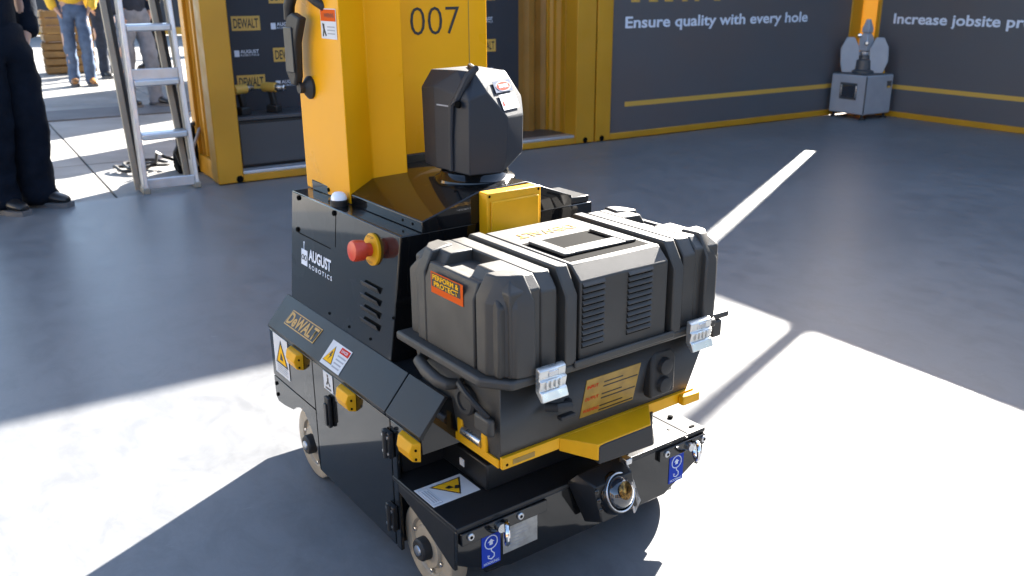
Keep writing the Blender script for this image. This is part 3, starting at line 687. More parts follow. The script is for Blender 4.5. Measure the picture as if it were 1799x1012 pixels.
FH.poly([(-0.006,0.026),(0.005,0.026),(-0.0005,0.037)], 0.0036, 'pictogram', STKR, pp)
for k in range(4): FH.rect(0.011, 0.021+0.0068*k, 0.045+0.022*random.random(), 0.0228+0.0068*k, 0.0036, 'small_print', STKG, pp)
# ---- yellow mast
MZ = 1.86
m1 = [(0.870,2.035),(0.866,1.790),(0.941,1.822),(0.997,1.757),(1.006,1.845),(1.238,1.850),(1.290,1.856),(1.300,2.035)]
mast = MB().prism('z', 0.686, MZ, m1).build('mast', YEL, RB, 0.003)
MB().box(0.90, 1.27, 1.86, 2.02, MZ, MZ+0.06).build('mast_cap', BLACK2, RB, 0.01)
MB().box(1.0, 1.24, 1.836, 1.852, 0.70, 0.772).build('mast_foot', BLACK2, RB, 0.003)
MB().lathe((0.8675,1.905,0.70), (-1,0,0), [(0,0.005),(0.002,0.005)], 10).build('mast_screw', SEAM, mast)
FM = Face((1.006,1.845,0), (0.232, 0.005, 0), (0, 0, 1))
text('007', FM.p(0.064, 1.043, 0.0012), FM.x, FM.y, 0.136, 0.062, STKD, 'number_007', mast, bold=-0.012)
FM.rect(0.226, 0.775, 0.228, MZ-0.05, 0.0006, 'panel_line', DULLG, mast)
FL = Face((0.870,2.035,0), (-0.004,-0.245,0), (0,0,1))
fl_w = 0.238
sk = FL.rect(fl_w-0.085, 1.043, fl_w-0.006, 1.106, 0.0012, 'caution_sticker', STKW, mast)
FL.rect(fl_w-0.083, 1.080, fl_w-0.008, 1.104, 0.0017, 'warning_field', STKO, mast)
FL.text('WARNING', fl_w-0.064, 1.0875, 0.050, 0.009, 0.0022, STKD, mast)
FL.poly([(fl_w-0.078,1.048),(fl_w-0.073,1.047),(fl_w-0.069,1.057),(fl_w-0.062,1.048),(fl_w-0.057,1.050),(fl_w-0.066,1.064),(fl_w-0.067,1.074),(fl_w-0.077,1.075),(fl_w-0.073,1.062)], 0.0017, 'pictogram', STKD, mast)
for k in range(3): FL.rect(fl_w-0.052, 1.053+0.007*k, fl_w-0.015, 1.0555+0.007*k, 0.0017, 'small_print', STKG, mast)
# folding handle on the mast
fc = FL.p(0.070, 0.930)
hn = MB().prism('x', 0.830, 0.850, [(2.008,1.045),(1.985,1.088),(1.958,1.096),(1.915,1.086),(1.935,1.055),(1.950,1.03),(1.958,0.955),(1.968,0.936),(1.988,0.936),(2.014,0.968)]).build('folding_handle', RUBBER, RB, 0.005, 3)
MB().lathe(fc, FL.n, [(0,0.026),(0.006,0.026),(0.010,0.022),(0.018,0.012),(0.030,0.012)], 24).build('handle_mount', RUBBER, hn)
MB().tube([(0.840,1.990,1.080),(0.840,1.985,1.110),(0.841,1.965,1.135),(0.843,1.935,1.145),(0.848,1.905,1.138),(0.858,1.880,1.120),(0.872,1.868,1.108)], [0.012,0.013,0.013,0.012,0.011,0.010,0.010], 12).build('handle_hook', RUBBER, hn)
MB().box(0.8265, 0.8305, 1.955, 2.000, 0.965, 1.065).build('grip_plate', BLACK2, hn, 0.003)
MB().box(0.965, 1.25, 2.036, 2.132, 0.70, 1.80).build('shadow_housing', YEL, RB, 0.006)  # unseen housings added behind the mast to fill out the robot's shadow
MB().box(0.905, 1.24, 2.02, 2.12, 0.12, 0.70).build('shadow_housing', BLACK2, RB, 0.006)
# ---- yellow case tray
tr = MB().box(0.824, 1.316, 1.16, 1.44, 0.326, 0.334).build('case_tray', YELM, RB, 0.001)
MB().prism('x', 0.822, 1.318, [(1.152,0.322),(1.152,0.3455),(1.1605,0.3455),(1.1605,0.322)]).build('front_flange', YELM, tr, 0.001)
MB().box(0.819, 0.8235, 1.162, 1.38, 0.322, 0.3385).build('side_flange', YELM, tr, 0.001)
MB().box(1.3165, 1.321, 1.162, 1.38, 0.322, 0.3385).build('side_flange', YELM, tr, 0.001)
for y0, y1 in ((1.195,1.212),(1.275,1.292)):
    MB().box(0.816, 0.822, y0, y1, 0.3385, 0.374).build('tab', YELM, tr, 0.002)
MB().cyl((0.8195,1.212,0.352), (0.8195,1.275,0.352), 0.009, n=14).build('roller', STEEL, tr)
MB().box(1.272, 1.322, 1.136, 1.152, 0.322, 0.342).build('end_block', YELM, tr, 0.003)
MB().box(0.845, 0.895, 1.1513, 1.153, 0.327, 0.337).build('slot', DULLG, tr)
MB().lathe((0.832,1.152,0.330), (0,-1,0), [(0,0.0028),(0.0008,0.0028)], 10).build('tray_screw', SEAM, tr)
MB().hull([(0.953,1.152,0.3455),(1.187,1.152,0.3455),(1.003,1.098,0.338),(1.140,1.098,0.338),(0.953,1.152,0.318),(1.187,1.152,0.318),(1.003,1.098,0.304),(1.140,1.098,0.304)]).build('bumper_bracket', YELM, tr, 0.0015)
MB().hull([(1.0045,1.0965,0.3365),(1.142,1.0965,0.3365),(1.190,1.143,0.336),(1.0045,1.0965,0.296),(1.150,1.0965,0.290),(1.205,1.150,0.285),(1.02,1.15,0.29),(1.03,1.1,0.336)]).build('bumper_pad', RUBBER, tr, 0.003)

# ================================================================== CASE in the tray
CS = thing('power_station_case', 'rugged charcoal plastic equipment case with two metal latches in the yellow tray', 'case', ANG_R, (1.07, 1.27), z=0.335)
# lower half
MB().fbox(0.800, 1.328, 1.126, 1.415, 0.336, 0.500, (0,0,0,0), 0.001, low=(0.024,0.024,0.036,0.010)).build('lower_shell', CASE, CS, 0.010, 3)
MB().prism('z', 0.497, 0.5145, [(0.774,1.155),(0.812,1.1065),(1.320,1.1065),(1.352,1.150),(1.356,1.44),(0.774,1.44)]).build('seam_flange', CASE, CS, 0.005)
MB().box(0.945, 1.195, 1.100, 1.107, 0.506, 0.520).build('front_ledge', CASE, CS, 0.003)
MB().fbox(1.165, 1.232, 1.126, 1.150, 0.372, 0.470, (0.008,0.008,0.006,0), 0.02).build('socket_block', RUBBER, CS, 0.006)
for z in (0.438, 0.398):
    MB().lathe((1.197,1.1265,z), (0,-1,0), [(0,0.018),(0.010,0.016),(0.012,0.010)], 20).build('socket_cap', RUBBER, CS)
MB().tube([(0.905,1.130,0.432),(0.915,1.112,0.436),(0.940,1.110,0.434),(0.955,1.130,0.428)], 0.009, 10).build('hook', RUBBER, CS)
MB().box(0.93, 0.965, 1.118, 1.132, 0.400, 0.408).build('hook_plate', RUBBER, CS, 0.002)
FC = Face((0, 1.1357, 0.456), (1, 0, 0), (0, -0.036, 0.164))
lb_ = FC.rect(1.004, -0.088, 1.142, 0.000, 0.0016, 'specification_label', DULLG, CS, t=0.002)
for k in range(3):
    FC.text(('INPUT','OUTPUT','WARNING')[k], 1.008, -0.022-0.028*k, 0.028+0.006*k, 0.008, 0.0022, STKR, lb_, bold=0.02)
    FC.rect(1.05, -0.028-0.028*k, 1.139, -0.0255-0.028*k, 0.0022, 'rule', STKD, lb_)
    FC.rect(1.05, -0.018-0.028*k, 1.09+0.03*random.random(), -0.0155-0.028*k, 0.0022, 'small_print', BLACK2, lb_)
# side handle and cables on the left
MB().tube([(0.800,1.375,0.478),(0.782,1.365,0.474),(0.776,1.330,0.468),(0.776,1.290,0.462),(0.785,1.275,0.458),(0.804,1.270,0.455)], [0.010,0.012,0.013,0.013,0.012,0.010], 12).build('side_handle', CASE, CS)
MB().lathe((0.806,1.235,0.437), (-1,0,0), [(0,0.030),(0.008,0.030),(0.012,0.026),(0.013,0.018),(0.009,0.017),(0.009,0.001)], 24).build('cable_gland', RUBBER, CS)
MB().tube([(0.80,1.25,0.470),(0.784,1.23,0.476),(0.778,1.20,0.470),(0.785,1.175,0.452),(0.80,1.165,0.430)], 0.006, 8).build('cable', RUBBER, CS)
MB().box(0.792, 0.808, 1.150, 1.20, 0.395, 0.430).build('side_clip', CASE, CS, 0.006)
# lid: core, middle panel, ribs, end caps, corner bumpers
lid = MB().fbox(0.800, 1.340, 1.128, 1.422, 0.5145, 0.668, (0.012,0.012,0.030,0.020), 0.025).build('lid', CASE, CS, 0.004)
def yz_prism(x0, x1, top, front, back, name, cham=0.032, drop=0.045, low=0.5145, bev=0.003):
    """block with a sloped front and rear top edge"""
    return MB().prism('x', x0, x1, [(front,low),(front,top-drop),(front+cham,top),(back-cham,top),(back,top-drop),(back,low)]).build(name, CASE, lid, bev)
mid = yz_prism(0.962, 1.178, 0.688, 1.110, 1.428, 'middle_panel', 0.028, 0.026)
for s in (0, 1):
    X = lambda a, b: sorted((MX(a, s), MX(b, s)))
    x0, x1 = X(0.925, 0.951); yz_prism(x0, x1, 0.6925, 1.104, 1.432, 'strap_rib', 0.030, 0.048)
    # end cap: inner block, front block, rear block, sunken grip pocket
    x0, x1 = X(0.880, 0.9145); yz_prism(x0, x1, 0.689, 1.116, 1.424, 'cap_block', 0.024, 0.030)
    x0, x1 = X(0.815, 0.8805)
    MB().fbox(x0, x1, 1.118, 1.236, 0.5145, 0.689, ((0.016,0,0.022,0.0) if s == 0 else (0,0.016,0.022,0.0)), 0.022).build('cap_block', CASE, lid, 0.003)
    MB().fbox(x0, x1, 1.322, 1.422, 0.5145, 0.689, ((0.016,0,0,0.022) if s == 0 else (0,0.016,0,0.022)), 0.022).build('cap_block', CASE, lid, 0.003)
    pk = [(MX(0.793,s),1.236,0.5145),(MX(0.881,s),1.236,0.5145),(MX(0.881,s),1.322,0.5145),(MX(0.793,s),1.322,0.5145),
          (MX(0.793,s),1.236,0.640),(MX(0.881,s),1.236,0.648),(MX(0.881,s),1.322,0.648),(MX(0.793,s),1.322,0.640),
          (MX(0.83,s),1.240,0.664),(MX(0.83,s),1.318,0.664)]
    MB().hull(pk).build('grip_pocket', CASE, lid, 0.003)
    # side wall slab between the bumpers
    x0, x1 = X(0.7925, 0.817)
    MB().fbox(x0, x1, 1.192, 1.352, 0.5145, 0.672, ((0.012,0,0,0) if s == 0 else (0,0.012,0,0)), 0.03).build('side_wall', CASE, lid, 0.003)
    # corner bumpers
    for f in (0, 1):
        yf = lambda a: a if f == 0 else 2.538 - a
        pts = []
        for x, y in ((0.792,1.156),(0.824,1.110),(0.862,1.104),(0.866,1.178),(0.792,1.186)):
            pts.append((MX(x,s), yf(y), 0.5145))
        for x, y, z in ((0.792,1.156,0.645),(0.825,1.110,0.640),(0.860,1.104,0.648),(0.792,1.186,0.655),(0.815,1.156,0.6905),(0.834,1.136,0.6925),(0.856,1.133,0.6935),(0.862,1.176,0.6935),(0.812,1.184,0.6905)):
            pts.append((MX(x,s), yf(y), z))
        MB().hull(pts).build('corner_bumper', CASE, lid, 0.004, 3)
    x0, x1 = X(0.9145, 0.962)
    MB().box(x0, x1, 1.28, 1.292, 0.668, 0.684).build('groove_tie', CASE, lid, 0.002)
    MB().box(x0, x1, 1.15, 1.158, 0.668, 0.684).build('groove_tie', CASE, lid, 0.002)
    # latch
    lx = MX(0.8845, s)
    lt = MB().prism('x', lx-0.029, lx+0.029, [(1.100,0.5325),(1.094,0.5325),(1.087,0.5285),(1.089,0.512),(1.084,0.510),(1.088,0.492),(1.084,0.490),(1.078,0.474),(1.084,0.472),(1.100,0.488)]).build('latch', ZINC, CS, 0.0015)
    for k in range(4):
        MB().box(lx-0.018+0.010*k, lx-0.013+0.010*k, 1.0825, 1.087, 0.494, 0.509).build('latch_ridge', ZINC, lt, 0.001)
    MB().box(lx-0.010, lx+0.012, 1.086, 1.091, 0.5145, 0.5265).build('latch_pin', STEEL, lt, 0.002)
# carry handle; dark sheets on the panel paint its shaded recess
MB().box(0.972, 1.165, 1.150, 1.292, 0.6862, 0.6886).build('well_shade', SEAM, mid)
hb = MB().box(0.980, 1.006, 1.176, 1.284, 0.6887, 0.6945).build('carry_handle', CASE, CS, 0.002)
MB().box(1.131, 1.157, 1.176, 1.284, 0.6887, 0.6945).build('handle_arm', CASE, hb, 0.002)
MB().box(1.0063, 1.1307, 1.176, 1.212, 0.6887, 0.6940).build('handle_bar', CASE, hb, 0.002)
MB().box(1.0063, 1.1307, 1.2125, 1.272, 0.6880, 0.6889).build('opening_shade', SEAM, hb)
FT = Face((0, 0, 0.6886), (-1, 0, 0), (0, -1, 0))
FT.text('DEWALT', -1.135, -1.352, 0.142, 0.030, 0.0006, GOLD, mid, bold=0.03)
FT.text('POWER STATION', -1.12, -1.385, 0.10, 0.012, 0.0006, PRINTW, mid)
# vents on the lid front
FC2 = Face((0, 1.110, 0), (1, 0, 0), (0, 0, 1))
for x0, x1, zt in ((0.9665, 1.018, 0.655), (1.075, 1.136, 0.655)):
    for k in range(11):
        z = zt - 0.0112*k
        MB().prism('x', x0, x1, [(1.1105,z+0.0055),(1.1105,z-0.0025),(1.1055,z-0.0015),(1.1055,z)]).build('vent_slat', CASE, mid)
        FC2.rect(x0, z-0.0055, x1, z-0.0026, 0.0006, 'slot_shade', SEAM, mid)  # dark strip laid on the front as the shade of a slot
# perform and protect label on the left wall
FPp = Face((0.7924, 0, 0), (0, -1, 0), (0, 0, 1))
ps = FPp.rect(-1.327, 0.622, -1.222, 0.662, 0.0014, 'slogan_label', STKO, lid)
FPp.rect(-1.324, 0.6345, -1.230, 0.6600, 0.0018, 'slogan_field', STKD, lid)
FPp.text('PERFORM &', -1.320, 0.6485, 0.086, 0.010, 0.0023, STKY, lid, bold=0.03)
FPp.text('PROTECT', -1.316, 0.6360, 0.080, 0.010, 0.0023, STKY, lid, bold=0.03)
# strap tongue on the right
MB().box(1.330, 1.385, 1.128, 1.150, 0.499, 0.512).build('tongue', CASE, CS, 0.003)
MB().box(1.335, 1.362, 1.125, 1.16, 0.462, 0.4985).build('tongue_block', CASE, CS, 0.004)

# ================================================================== BACKGROUND THINGS
# ---------------- grey machine in the corner
MC = thing('welding_positioner', 'small grey machine with a window panel standing in the container corner', 'machine', ANG_A, (7.02, 5.30))
mx0, mx1, my0, my1 = 6.845, 7.215, 5.10, 5.475
cab = MB().box(mx0, mx1, my0, my1, 0.045, 0.385).build('cabinet', GREY, MC, 0.012, 3)
MB().box(mx0+0.012, mx1-0.012, my0+0.012, my1-0.012, 0.386, 0.394).build('top_plate', DGREY, MC, 0.003)
MB().box(mx0-0.002, mx0+0.006, my0-0.002, my0+0.006, 0.055, 0.380).build('edge_trim', DGREY, cab)
wd = MB().box(mx0-0.004, mx0, my0+0.09, my0+0.27, 0.17, 0.315).build('window_panel', DGREY, MC, 0.002)
MB().box(mx0-0.006, mx0-0.004, my0+0.115, my0+0.245, 0.19, 0.295).build('window_glass', LENS, wd)
for y in (my0+0.10, my0+0.255): MB().box(mx0-0.008, mx0-0.004, y-0.006, y+0.006, 0.19, 0.295).build('window_bar', STEEL, wd, 0.002)
MB().box(mx1-0.085, mx1-0.025, my0-0.0025, my0, 0.275, 0.33).build('badge', DGREY, MC)
MB().box(mx1-0.080, mx1-0.035, my0-0.0040, my0-0.0025, 0.268, 0.285).build('badge', PRINTY, MC)
for x in (mx0+0.035, mx1-0.035):
    for y in (my0+0.035, my1-0.035):
        MB().lathe((x, y, 0.0), (0,0,1), [(0,0.028),(0.012,0.028),(0.016,0.012),(0.045,0.012)], 14).build('levelling_foot', RUBBER, MC)
for sx, nm in ((-1, 'left'), (1, 'right')):
    cx = 7.015 + sx*0.070; cy = 5.29 - sx*0.10
    poly = [(-0.05,0.394),(0.05,0.394),(0.085,0.50),(0.075,0.62),(0.03,0.70),(-0.035,0.70),(-0.08,0.60),(-0.07,0.47)]
    d = Vector((0.66, -0.75, 0)); n = Vector((0.75, 0.66, 0))
    v = [Vector((cx, cy, 0)) + d*a + n*(-0.025) + Vector((0,0,b)) for a, b in poly] + [Vector((cx, cy, 0)) + d*a + n*0.025 + Vector((0,0,b)) for a, b in poly]
    k = len(poly)
    MB().add(v, [tuple(range(k)), tuple(range(k, 2*k))[::-1]] + [(i, k+i, k+(i+1)%k, (i+1)%k) for i in range(k)]).build('side_arm', GREY, MC, 0.006)
MB().lathe((7.03,5.29,0.394), (0,0,1), [(0,0.10),(0.02,0.10),(0.03,0.075),(0.11,0.07),(0.12,0.05),(0.15,0.048)], 24).build('turret', DGREY, MC)
MB().lathe((7.03,5.29,0.545), (0,0,1), [(0,0.052),(0.012,0.056),(0.03,0.056),(0.04,0.04)], 24).build('chrome_collar', CHROME, MC)
MB().fbox(6.985, 7.075, 5.245, 5.335, 0.585, 0.74, (0.02,0.02,0.02,0.02), 0.05).build('spindle_block', GREY, MC, 0.006)
MB().fbox(6.995, 7.065, 5.255, 5.325, 0.74, 0.855, (0.02,0.02,0.02,0.02), 0.08).build('spindle_head', GREY, MC, 0.006)
MB().lathe((6.975,5.245,0.655), (-0.75,-0.66,0), [(0,0.020),(0.012,0.020),(0.02,0.012)], 16).build('chrome_knob', CHROME, MC)
MB().lathe((6.97,5.32,0.715), (-0.75,-0.66,0), [(0,0.018),(0.01,0.018),(0.016,0.008)], 16).build('chrome_knob', CHROME, MC)
MB().lathe((7.14,5.17,0.394), (0,0,1), [(0,0.022),(0.02,0.022),(0.024,0.014),(0.038,0.014),(0.045,0.006)], 16).build('yellow_button', YELM, MC)

# ---------------- aluminium step ladder
LD = thing('step_ladder', 'aluminium step ladder standing at the left end of the kiosk', 'ladder', ANG_A, (1.06, 5.62))
lf, rf = Vector((0.905, 5.515, 0.0)), Vector((1.205, 5.545, 0.0))
LH = 1.95
def rail_pt(p, z, inw): return Vector((p.x + inw*z, p.y + 0.10*z, z))
for p, inw, sg in ((lf, 0.012, 1), (rf, -0.012, -1)):
    b0, b1 = rail_pt(p, 0, inw), rail_pt(p, LH, inw)
    w, d = 0.026, 0.11
    mb = MB(); vs = []
    for q in (b0, b1):
        for dx, dy in ((-w/2,0),(w/2,0),(w/2,d),(-w/2,d)): vs.append((q.x+dx, q.y+dy, q.z))
    rl = mb.add(vs, [(0,3,2,1),(4,5,6,7),(0,1,5,4),(1,2,6,5),(2,3,7,6),(3,0,4,7)]).build('front_rail', ALU, LD, 0.004)
    mb = MB(); vs = []
    for q in (rail_pt(p, 0.16, inw), rail_pt(p, LH, inw)):
        for dx, dy in ((sg*(w/2+0.004),0.040),(sg*(w/2+0.001),0.040),(sg*(w/2+0.001),d-0.030),(sg*(w/2+0.004),d-0.030)): vs.append((q.x+dx, q.y+dy, q.z))
    mb.add(vs, [(0,3,2,1),(4,5,6,7),(0,1,5,4),(1,2,6,5),(2,3,7,6),(3,0,4,7)]).build('rail_insert', RUBBER if sg > 0 else ALUB, rl)
    MB().box(b0.x-0.02, b0.x+0.02, b0.y-0.006, b0.y+d+0.004, -0.006, 0.03).build('foot', ALUB, LD, 0.005)
    # rear leg; the black strip beside it paints a gap in shadow
    q0 = Vector((p.x - 0.012, p.y + 0.125, 0)); q1 = Vector((b1.x - 0.085, b1.y + 0.16, LH-0.05))
    for nm, da, db, m_ in (('rear_leg', -0.030, 0.004, ALUB), ('gap_shadow_strip', 0.0045, 0.026, RUBBER)):
        mb = MB(); vs = []
        for q in (q0, q1):
            for dx, dy in ((da,0),(db,0),(db,0.03),(da,0.03)): vs.append((q.x+dx, q.y+dy, q.z))
        mb.add(vs, [(0,3,2,1),(4,5,6,7),(0,1,5,4),(1,2,6,5),(2,3,7,6),(3,0,4,7)]).build(nm, m_, LD, 0.003)
for k in range(6):
    z = 0.325 + 0.305*k
    a, b = rail_pt(lf, z, 0.012), rail_pt(rf, z, -0.012)
    MB().add([(a.x+0.014,a.y-0.012,z-0.022),(b.x-0.014,b.y-0.012,z-0.022),(b.x-0.014,b.y+0.082,z-0.004),(a.x+0.014,a.y+0.082,z-0.004),
              (a.x+0.014,a.y-0.012,z+0.016),(b.x-0.014,b.y-0.012,z+0.016),(b.x-0.014,b.y+0.082,z+0.020),(a.x+0.014,a.y+0.082,z+0.020)],
             [(0,3,2,1),(4,5,6,7),(0,1,5,4),(1,2,6,5),(2,3,7,6),(3,0,4,7)]).build('step', ALU, LD, 0.008, 3)
for z0, z1, t in ((0.015, 0.075, 0.02), (0.645, 0.705, 0.02)):
    a, b = rail_pt(lf, z0, 0.012), rail_pt(rf, z0, -0.012)
    MB().box(a.x+0.0135, b.x-0.0135, a.y+0.03, a.y+0.03+t, z0, z1).build('cross_brace', ALU, LD, 0.004)
MB().box(lf.x+0.02, rf.x-0.02, 5.505, 5.60, LH, LH+0.03).build('top_cap', ALUB, LD, 0.006)

# ---------------- people
def skin_part(name, J, E_, root, m, parent, off, sub=2, disp=0.0, dscale=0.12):
    bm = bmesh.new(); lay = bm.verts.layers.skin.verify(); V = {}
    for k, (x, y, z, rx, ry) in J.items():
        v = bm.verts.new((x, y, z)); v[lay].radius = (rx, ry); v[lay].use_root = (k == root); V[k] = v
    for a, b in E_: bm.edges.new((V[a], V[b]))
    me = bpy.data.meshes.new(name); bm.to_mesh(me); bm.free()
    me.materials.append(m)
    o = bpy.data.objects.new(name, me); COL.objects.link(o); o.parent = parent
    sk = o.modifiers.new('skin', 'SKIN'); sk.use_smooth_shade = True; sk.branch_smoothing = 0.6
    sb = o.modifiers.new('sub', 'SUBSURF'); sb.levels = sub; sb.render_levels = sub
    if disp:
        tx = bpy.data.textures.new(name + '_folds', 'CLOUDS'); tx.noise_scale = dscale; tx.noise_depth = 2
        dm = o.modifiers.new('folds', 'DISPLACE'); dm.texture = tx; dm.strength = disp; dm.mid_level = 0.5; dm.texture_coords = 'LOCAL'
    return o

def shoe(p, yaw, m, parent, L=0.29):
    """shoe with its heel behind p (ankle on the ground), toe along yaw"""
    c, s = math.cos(yaw), math.sin(yaw)
    def T(a, b, z): return (p[0] + a*c - b*s, p[1] + a*s + b*c, z)
    up_, so_ = [], []
    secs = [(-0.085,0.028,0.085),(-0.06,0.038,0.105),(0.0,0.040,0.105),(0.05,0.043,0.085),(0.11,0.048,0.062),(0.16,0.044,0.052),(0.195,0.026,0.036)]
    n = 10; vs = []
    for a, w, h in secs:
        for i in range(n):
            t = 2*math.pi*i/n
            vs.append(T(a*L/0.29, w*math.cos(t), 0.02 + h*0.5*(1+math.sin(t))*0.98))
    fs = [(k*n+i, k*n+(i+1)%n, (k+1)*n+(i+1)%n, (k+1)*n+i) for k in range(len(secs)-1) for i in range(n)] + [tuple(range(n))[::-1], tuple(range((len(secs)-1)*n, len(secs)*n))]
    sh_ = MB().add(vs, fs).build('shoe', m, parent, sub=1)
    pl_ = [T(a*L/0.29*1.03, w*1.08, 0) for a, w, h in secs] + [T(a*L/0.29*1.03, -w*1.08, 0) for a, w, h in secs[::-1]]
    MB().prism('z', 0.0, 0.026, [(q[0], q[1]) for q in pl_]).build('sole', SOLE, sh_)
    return sh_

def person(x, y, yaw, label, trousers, top, shoes, hscale=1.0, spread=0.10, stride=0.0, leg=1.0, top_hem=0.80, sole_h=0.0, arms_in=True):
    P = bpy.data.objects.new('person', None); COL.objects.link(P); P.location = (x, y, 0); P.rotation_euler = (0, 0, yaw)
    P['label'] = label; P['category'] = 'person'; P.scale = (hscale,)*3; OFF[P.name] = Vector((0, 0, 0))
    sp, st_ = spread, stride      # local x is forward
    J = dict(pelvis=(0,0,0.96,0.10,0.13), waist=(0,0,1.10,0.09,0.12), chest=(0,0,1.32,0.11,0.15), neck0=(0,0,1.48,0.06,0.06), neck1=(0.015,0,1.55,0.055,0.055),
             jaw=(0.035,0,1.61,0.07,0.065), head=(0.025,0,1.69,0.088,0.076), crown=(0.02,0,1.75,0.07,0.062))
    E_ = [('pelvis','waist'),('waist','chest'),('chest','neck0'),('neck0','neck1'),('neck1','jaw'),('jaw','head'),('head','crown')]
    for s, n in ((1,'l'), (-1,'r')):
        J.update({n+'hip':(0,s*0.09,0.90,0.085,0.085), n+'knee':(0.02+s*st_*0.5,s*(0.09+sp*0.3),0.50,0.055,0.055), n+'ankle':(s*st_,s*sp,0.085,0.026,0.026), n+'toe':(s*st_+0.11,s*sp,0.045,0.018,0.022),
                  n+'shoulder':(0,s*0.19,1.42,0.055,0.055), n+'elbow':(-0.02,s*0.25,1.13,0.042,0.042), n+'wrist':(0.04,s*0.19,0.92,0.03,0.03), n+'palm':(0.05,s*0.15,0.86,0.035,0.02)})
        E_ += [('pelvis',n+'hip'),(n+'hip',n+'knee'),(n+'knee',n+'ankle'),(n+'ankle',n+'toe'),('chest',n+'shoulder'),(n+'shoulder',n+'elbow'),(n+'elbow',n+'wrist'),(n+'wrist',n+'palm')]
        for k in range(5):
            a = (k-2)*0.012
            J[n+'f%d' % k] = (0.05+a if k else 0.085, s*0.135, 0.80 if k else 0.84, 0.008, 0.008)
            E_.append((n+'palm', n+'f%d' % k))
    skin_part('body', J, E_, 'pelvis', SKIN, P, None)
    Jt = dict(top=(0,0,1.04,0.125,0.155), pelvis=(0,0,0.93,0.13,0.165)); Et = [('top','pelvis')]
    for s, n in ((1,'l'), (-1,'r')):
        hx, hy = s*st_, s*sp
        Jt.update({n+'hip':(0,s*0.09,0.84,0.100*leg,0.098*leg), n+'mid':(0.01+s*st_*0.3,s*(0.09+(sp-0.09)*0.3),0.67,0.090*leg,0.088*leg), n+'knee':(0.025+s*st_*0.55,s*(0.09+(sp-0.09)*0.55),0.49,0.076*leg,0.074*leg),
                   n+'calf':(-0.005+s*st_*0.78,s*(0.09+(sp-0.09)*0.8),0.28,0.075*leg,0.072*leg), n+'hem':(0.0+hx,hy,0.075,0.072*leg,0.068*leg), n+'cuff':(0.015+hx,hy,0.004,0.088*leg,0.076*leg)})
        Et += [('pelvis',n+'hip'),(n+'hip',n+'mid'),(n+'mid',n+'knee'),(n+'knee',n+'calf'),(n+'calf',n+'hem'),(n+'hem',n+'cuff')]
        shoe((s*st_, s*sp), s*0.12, shoes, P)
    skin_part('trousers', Jt, Et, 'top', trousers, P, None, 2, 0.05, 0.09)
    Jj = dict(hem=(0,0,top_hem,0.135,0.185), waist=(0,0,1.05,0.13,0.175), chest=(0,0,1.32,0.135,0.185), collar=(0,0,1.47,0.08,0.085)); Ej = [('hem','waist'),('waist','chest'),('chest','collar')]
    for s, n in ((1,'l'), (-1,'r')):
        Jj.update({n+'sh':(0,s*0.20,1.41,0.075,0.075), n+'el':(-0.03,s*0.27,1.13,0.06,0.06), n+'cf':(0.04,s*0.20,0.90,0.06,0.06)})
        Ej += [('chest',n+'sh'),(n+'sh',n+'el'),(n+'el',n+'cf')]
    skin_part('jacket', Jj, Ej, 'chest', top, P, None, 2, 0.03, 0.12)
    hp_ = [(0.02+0.10*math.sin(a)*math.cos(b)-0.012, 0.09*math.sin(a)*math.sin(b), 1.70+0.10*math.cos(a)) for a in (0.05,0.5,0.9,1.3) for b in [i*math.pi/5 for i in range(10)]]
    MB().hull(hp_ + [(-0.085,0.05,1.62),(-0.085,-0.05,1.62)]).build('hair', HAIR, P, sub=1)
    return P

person(-2.70, 4.80, R(-20), 'person in dark navy work trousers and black shoes at the left edge', NAVYC, NAVYC, SHOEB, 1.0, 0.095, 0.03, 1.42, 0.74)
person(-5.35, 11.40, R(-60), 'person in blue jeans and tan shoes beyond the pavement', DENIM, HIVIS, TAN, 1.0, 0.09, 0.04, 1.0, 0.93)
person(-5.45, 12.45, R(-40), 'person in dark jeans and dark shoes just behind the blue jeans', DENIMD, HIVIS, SHOEB, 1.0, 0.10, -0.05, 1.0, 0.93)
person(-5.35, 13.7, R(-110), 'person in black trousers and black coat furthest back by the ladder', BLACKC, BLACKC, SHOEB, 1.0, 0.09, 0.0, 1.05, 0.62)
person(-3.78, 9.30, R(-30), 'person in faded grey blue jeans seen through the ladder', DENIMG, DENIMD, SHOEB, 1.0, 0.09, 0.10, 1.0, 0.85)

# ---------------- bag and cable by the ladder
bg = MB()
bg.hull([(-0.13,-0.10,0.0),(0.13,-0.10,0.0),(0.13,0.10,0.0),(-0.13,0.10,0.0),(-0.14,-0.08,0.20),(0.12,-0.09,0.24),(0.13,0.08,0.22),(-0.11,0.09,0.21),(-0.03,-0.05,0.33),(0.08,-0.03,0.36),(0.06,0.05,0.34)])
BG = bpy.data.objects.new('black_bag', None); COL.objects.link(BG); BG.location = (-2.10, 5.90, -0.006); BG.rotation_euler = (0, 0, 0.4); OFF[BG.name] = Vector((0,0,0))
tag(BG, 'black bag slumped on the ground behind the ladder', 'bag')
o = bg.build('bag_body', BLACKC, BG, 0.02, 3, sub=2)
tx = bpy.data.textures.new('bag_folds', 'CLOUDS'); tx.noise_scale = 0.10; dm = o.modifiers.new('folds', 'DISPLACE'); dm.texture = tx; dm.strength = 0.07
MB().tube([(-0.10,-0.10,0.06),(-0.13,-0.16,0.16),(-0.06,-0.15,0.27),(0.02,-0.08,0.33)], 0.012, 8).build('strap', RUBBER, BG)
MB().tube([(0.0,-0.11,0.05),(-0.03,-0.17,0.15),(0.02,-0.14,0.26),(0.06,-0.06,0.34)], 0.010, 8).build('strap', STKG, BG)
pts = []
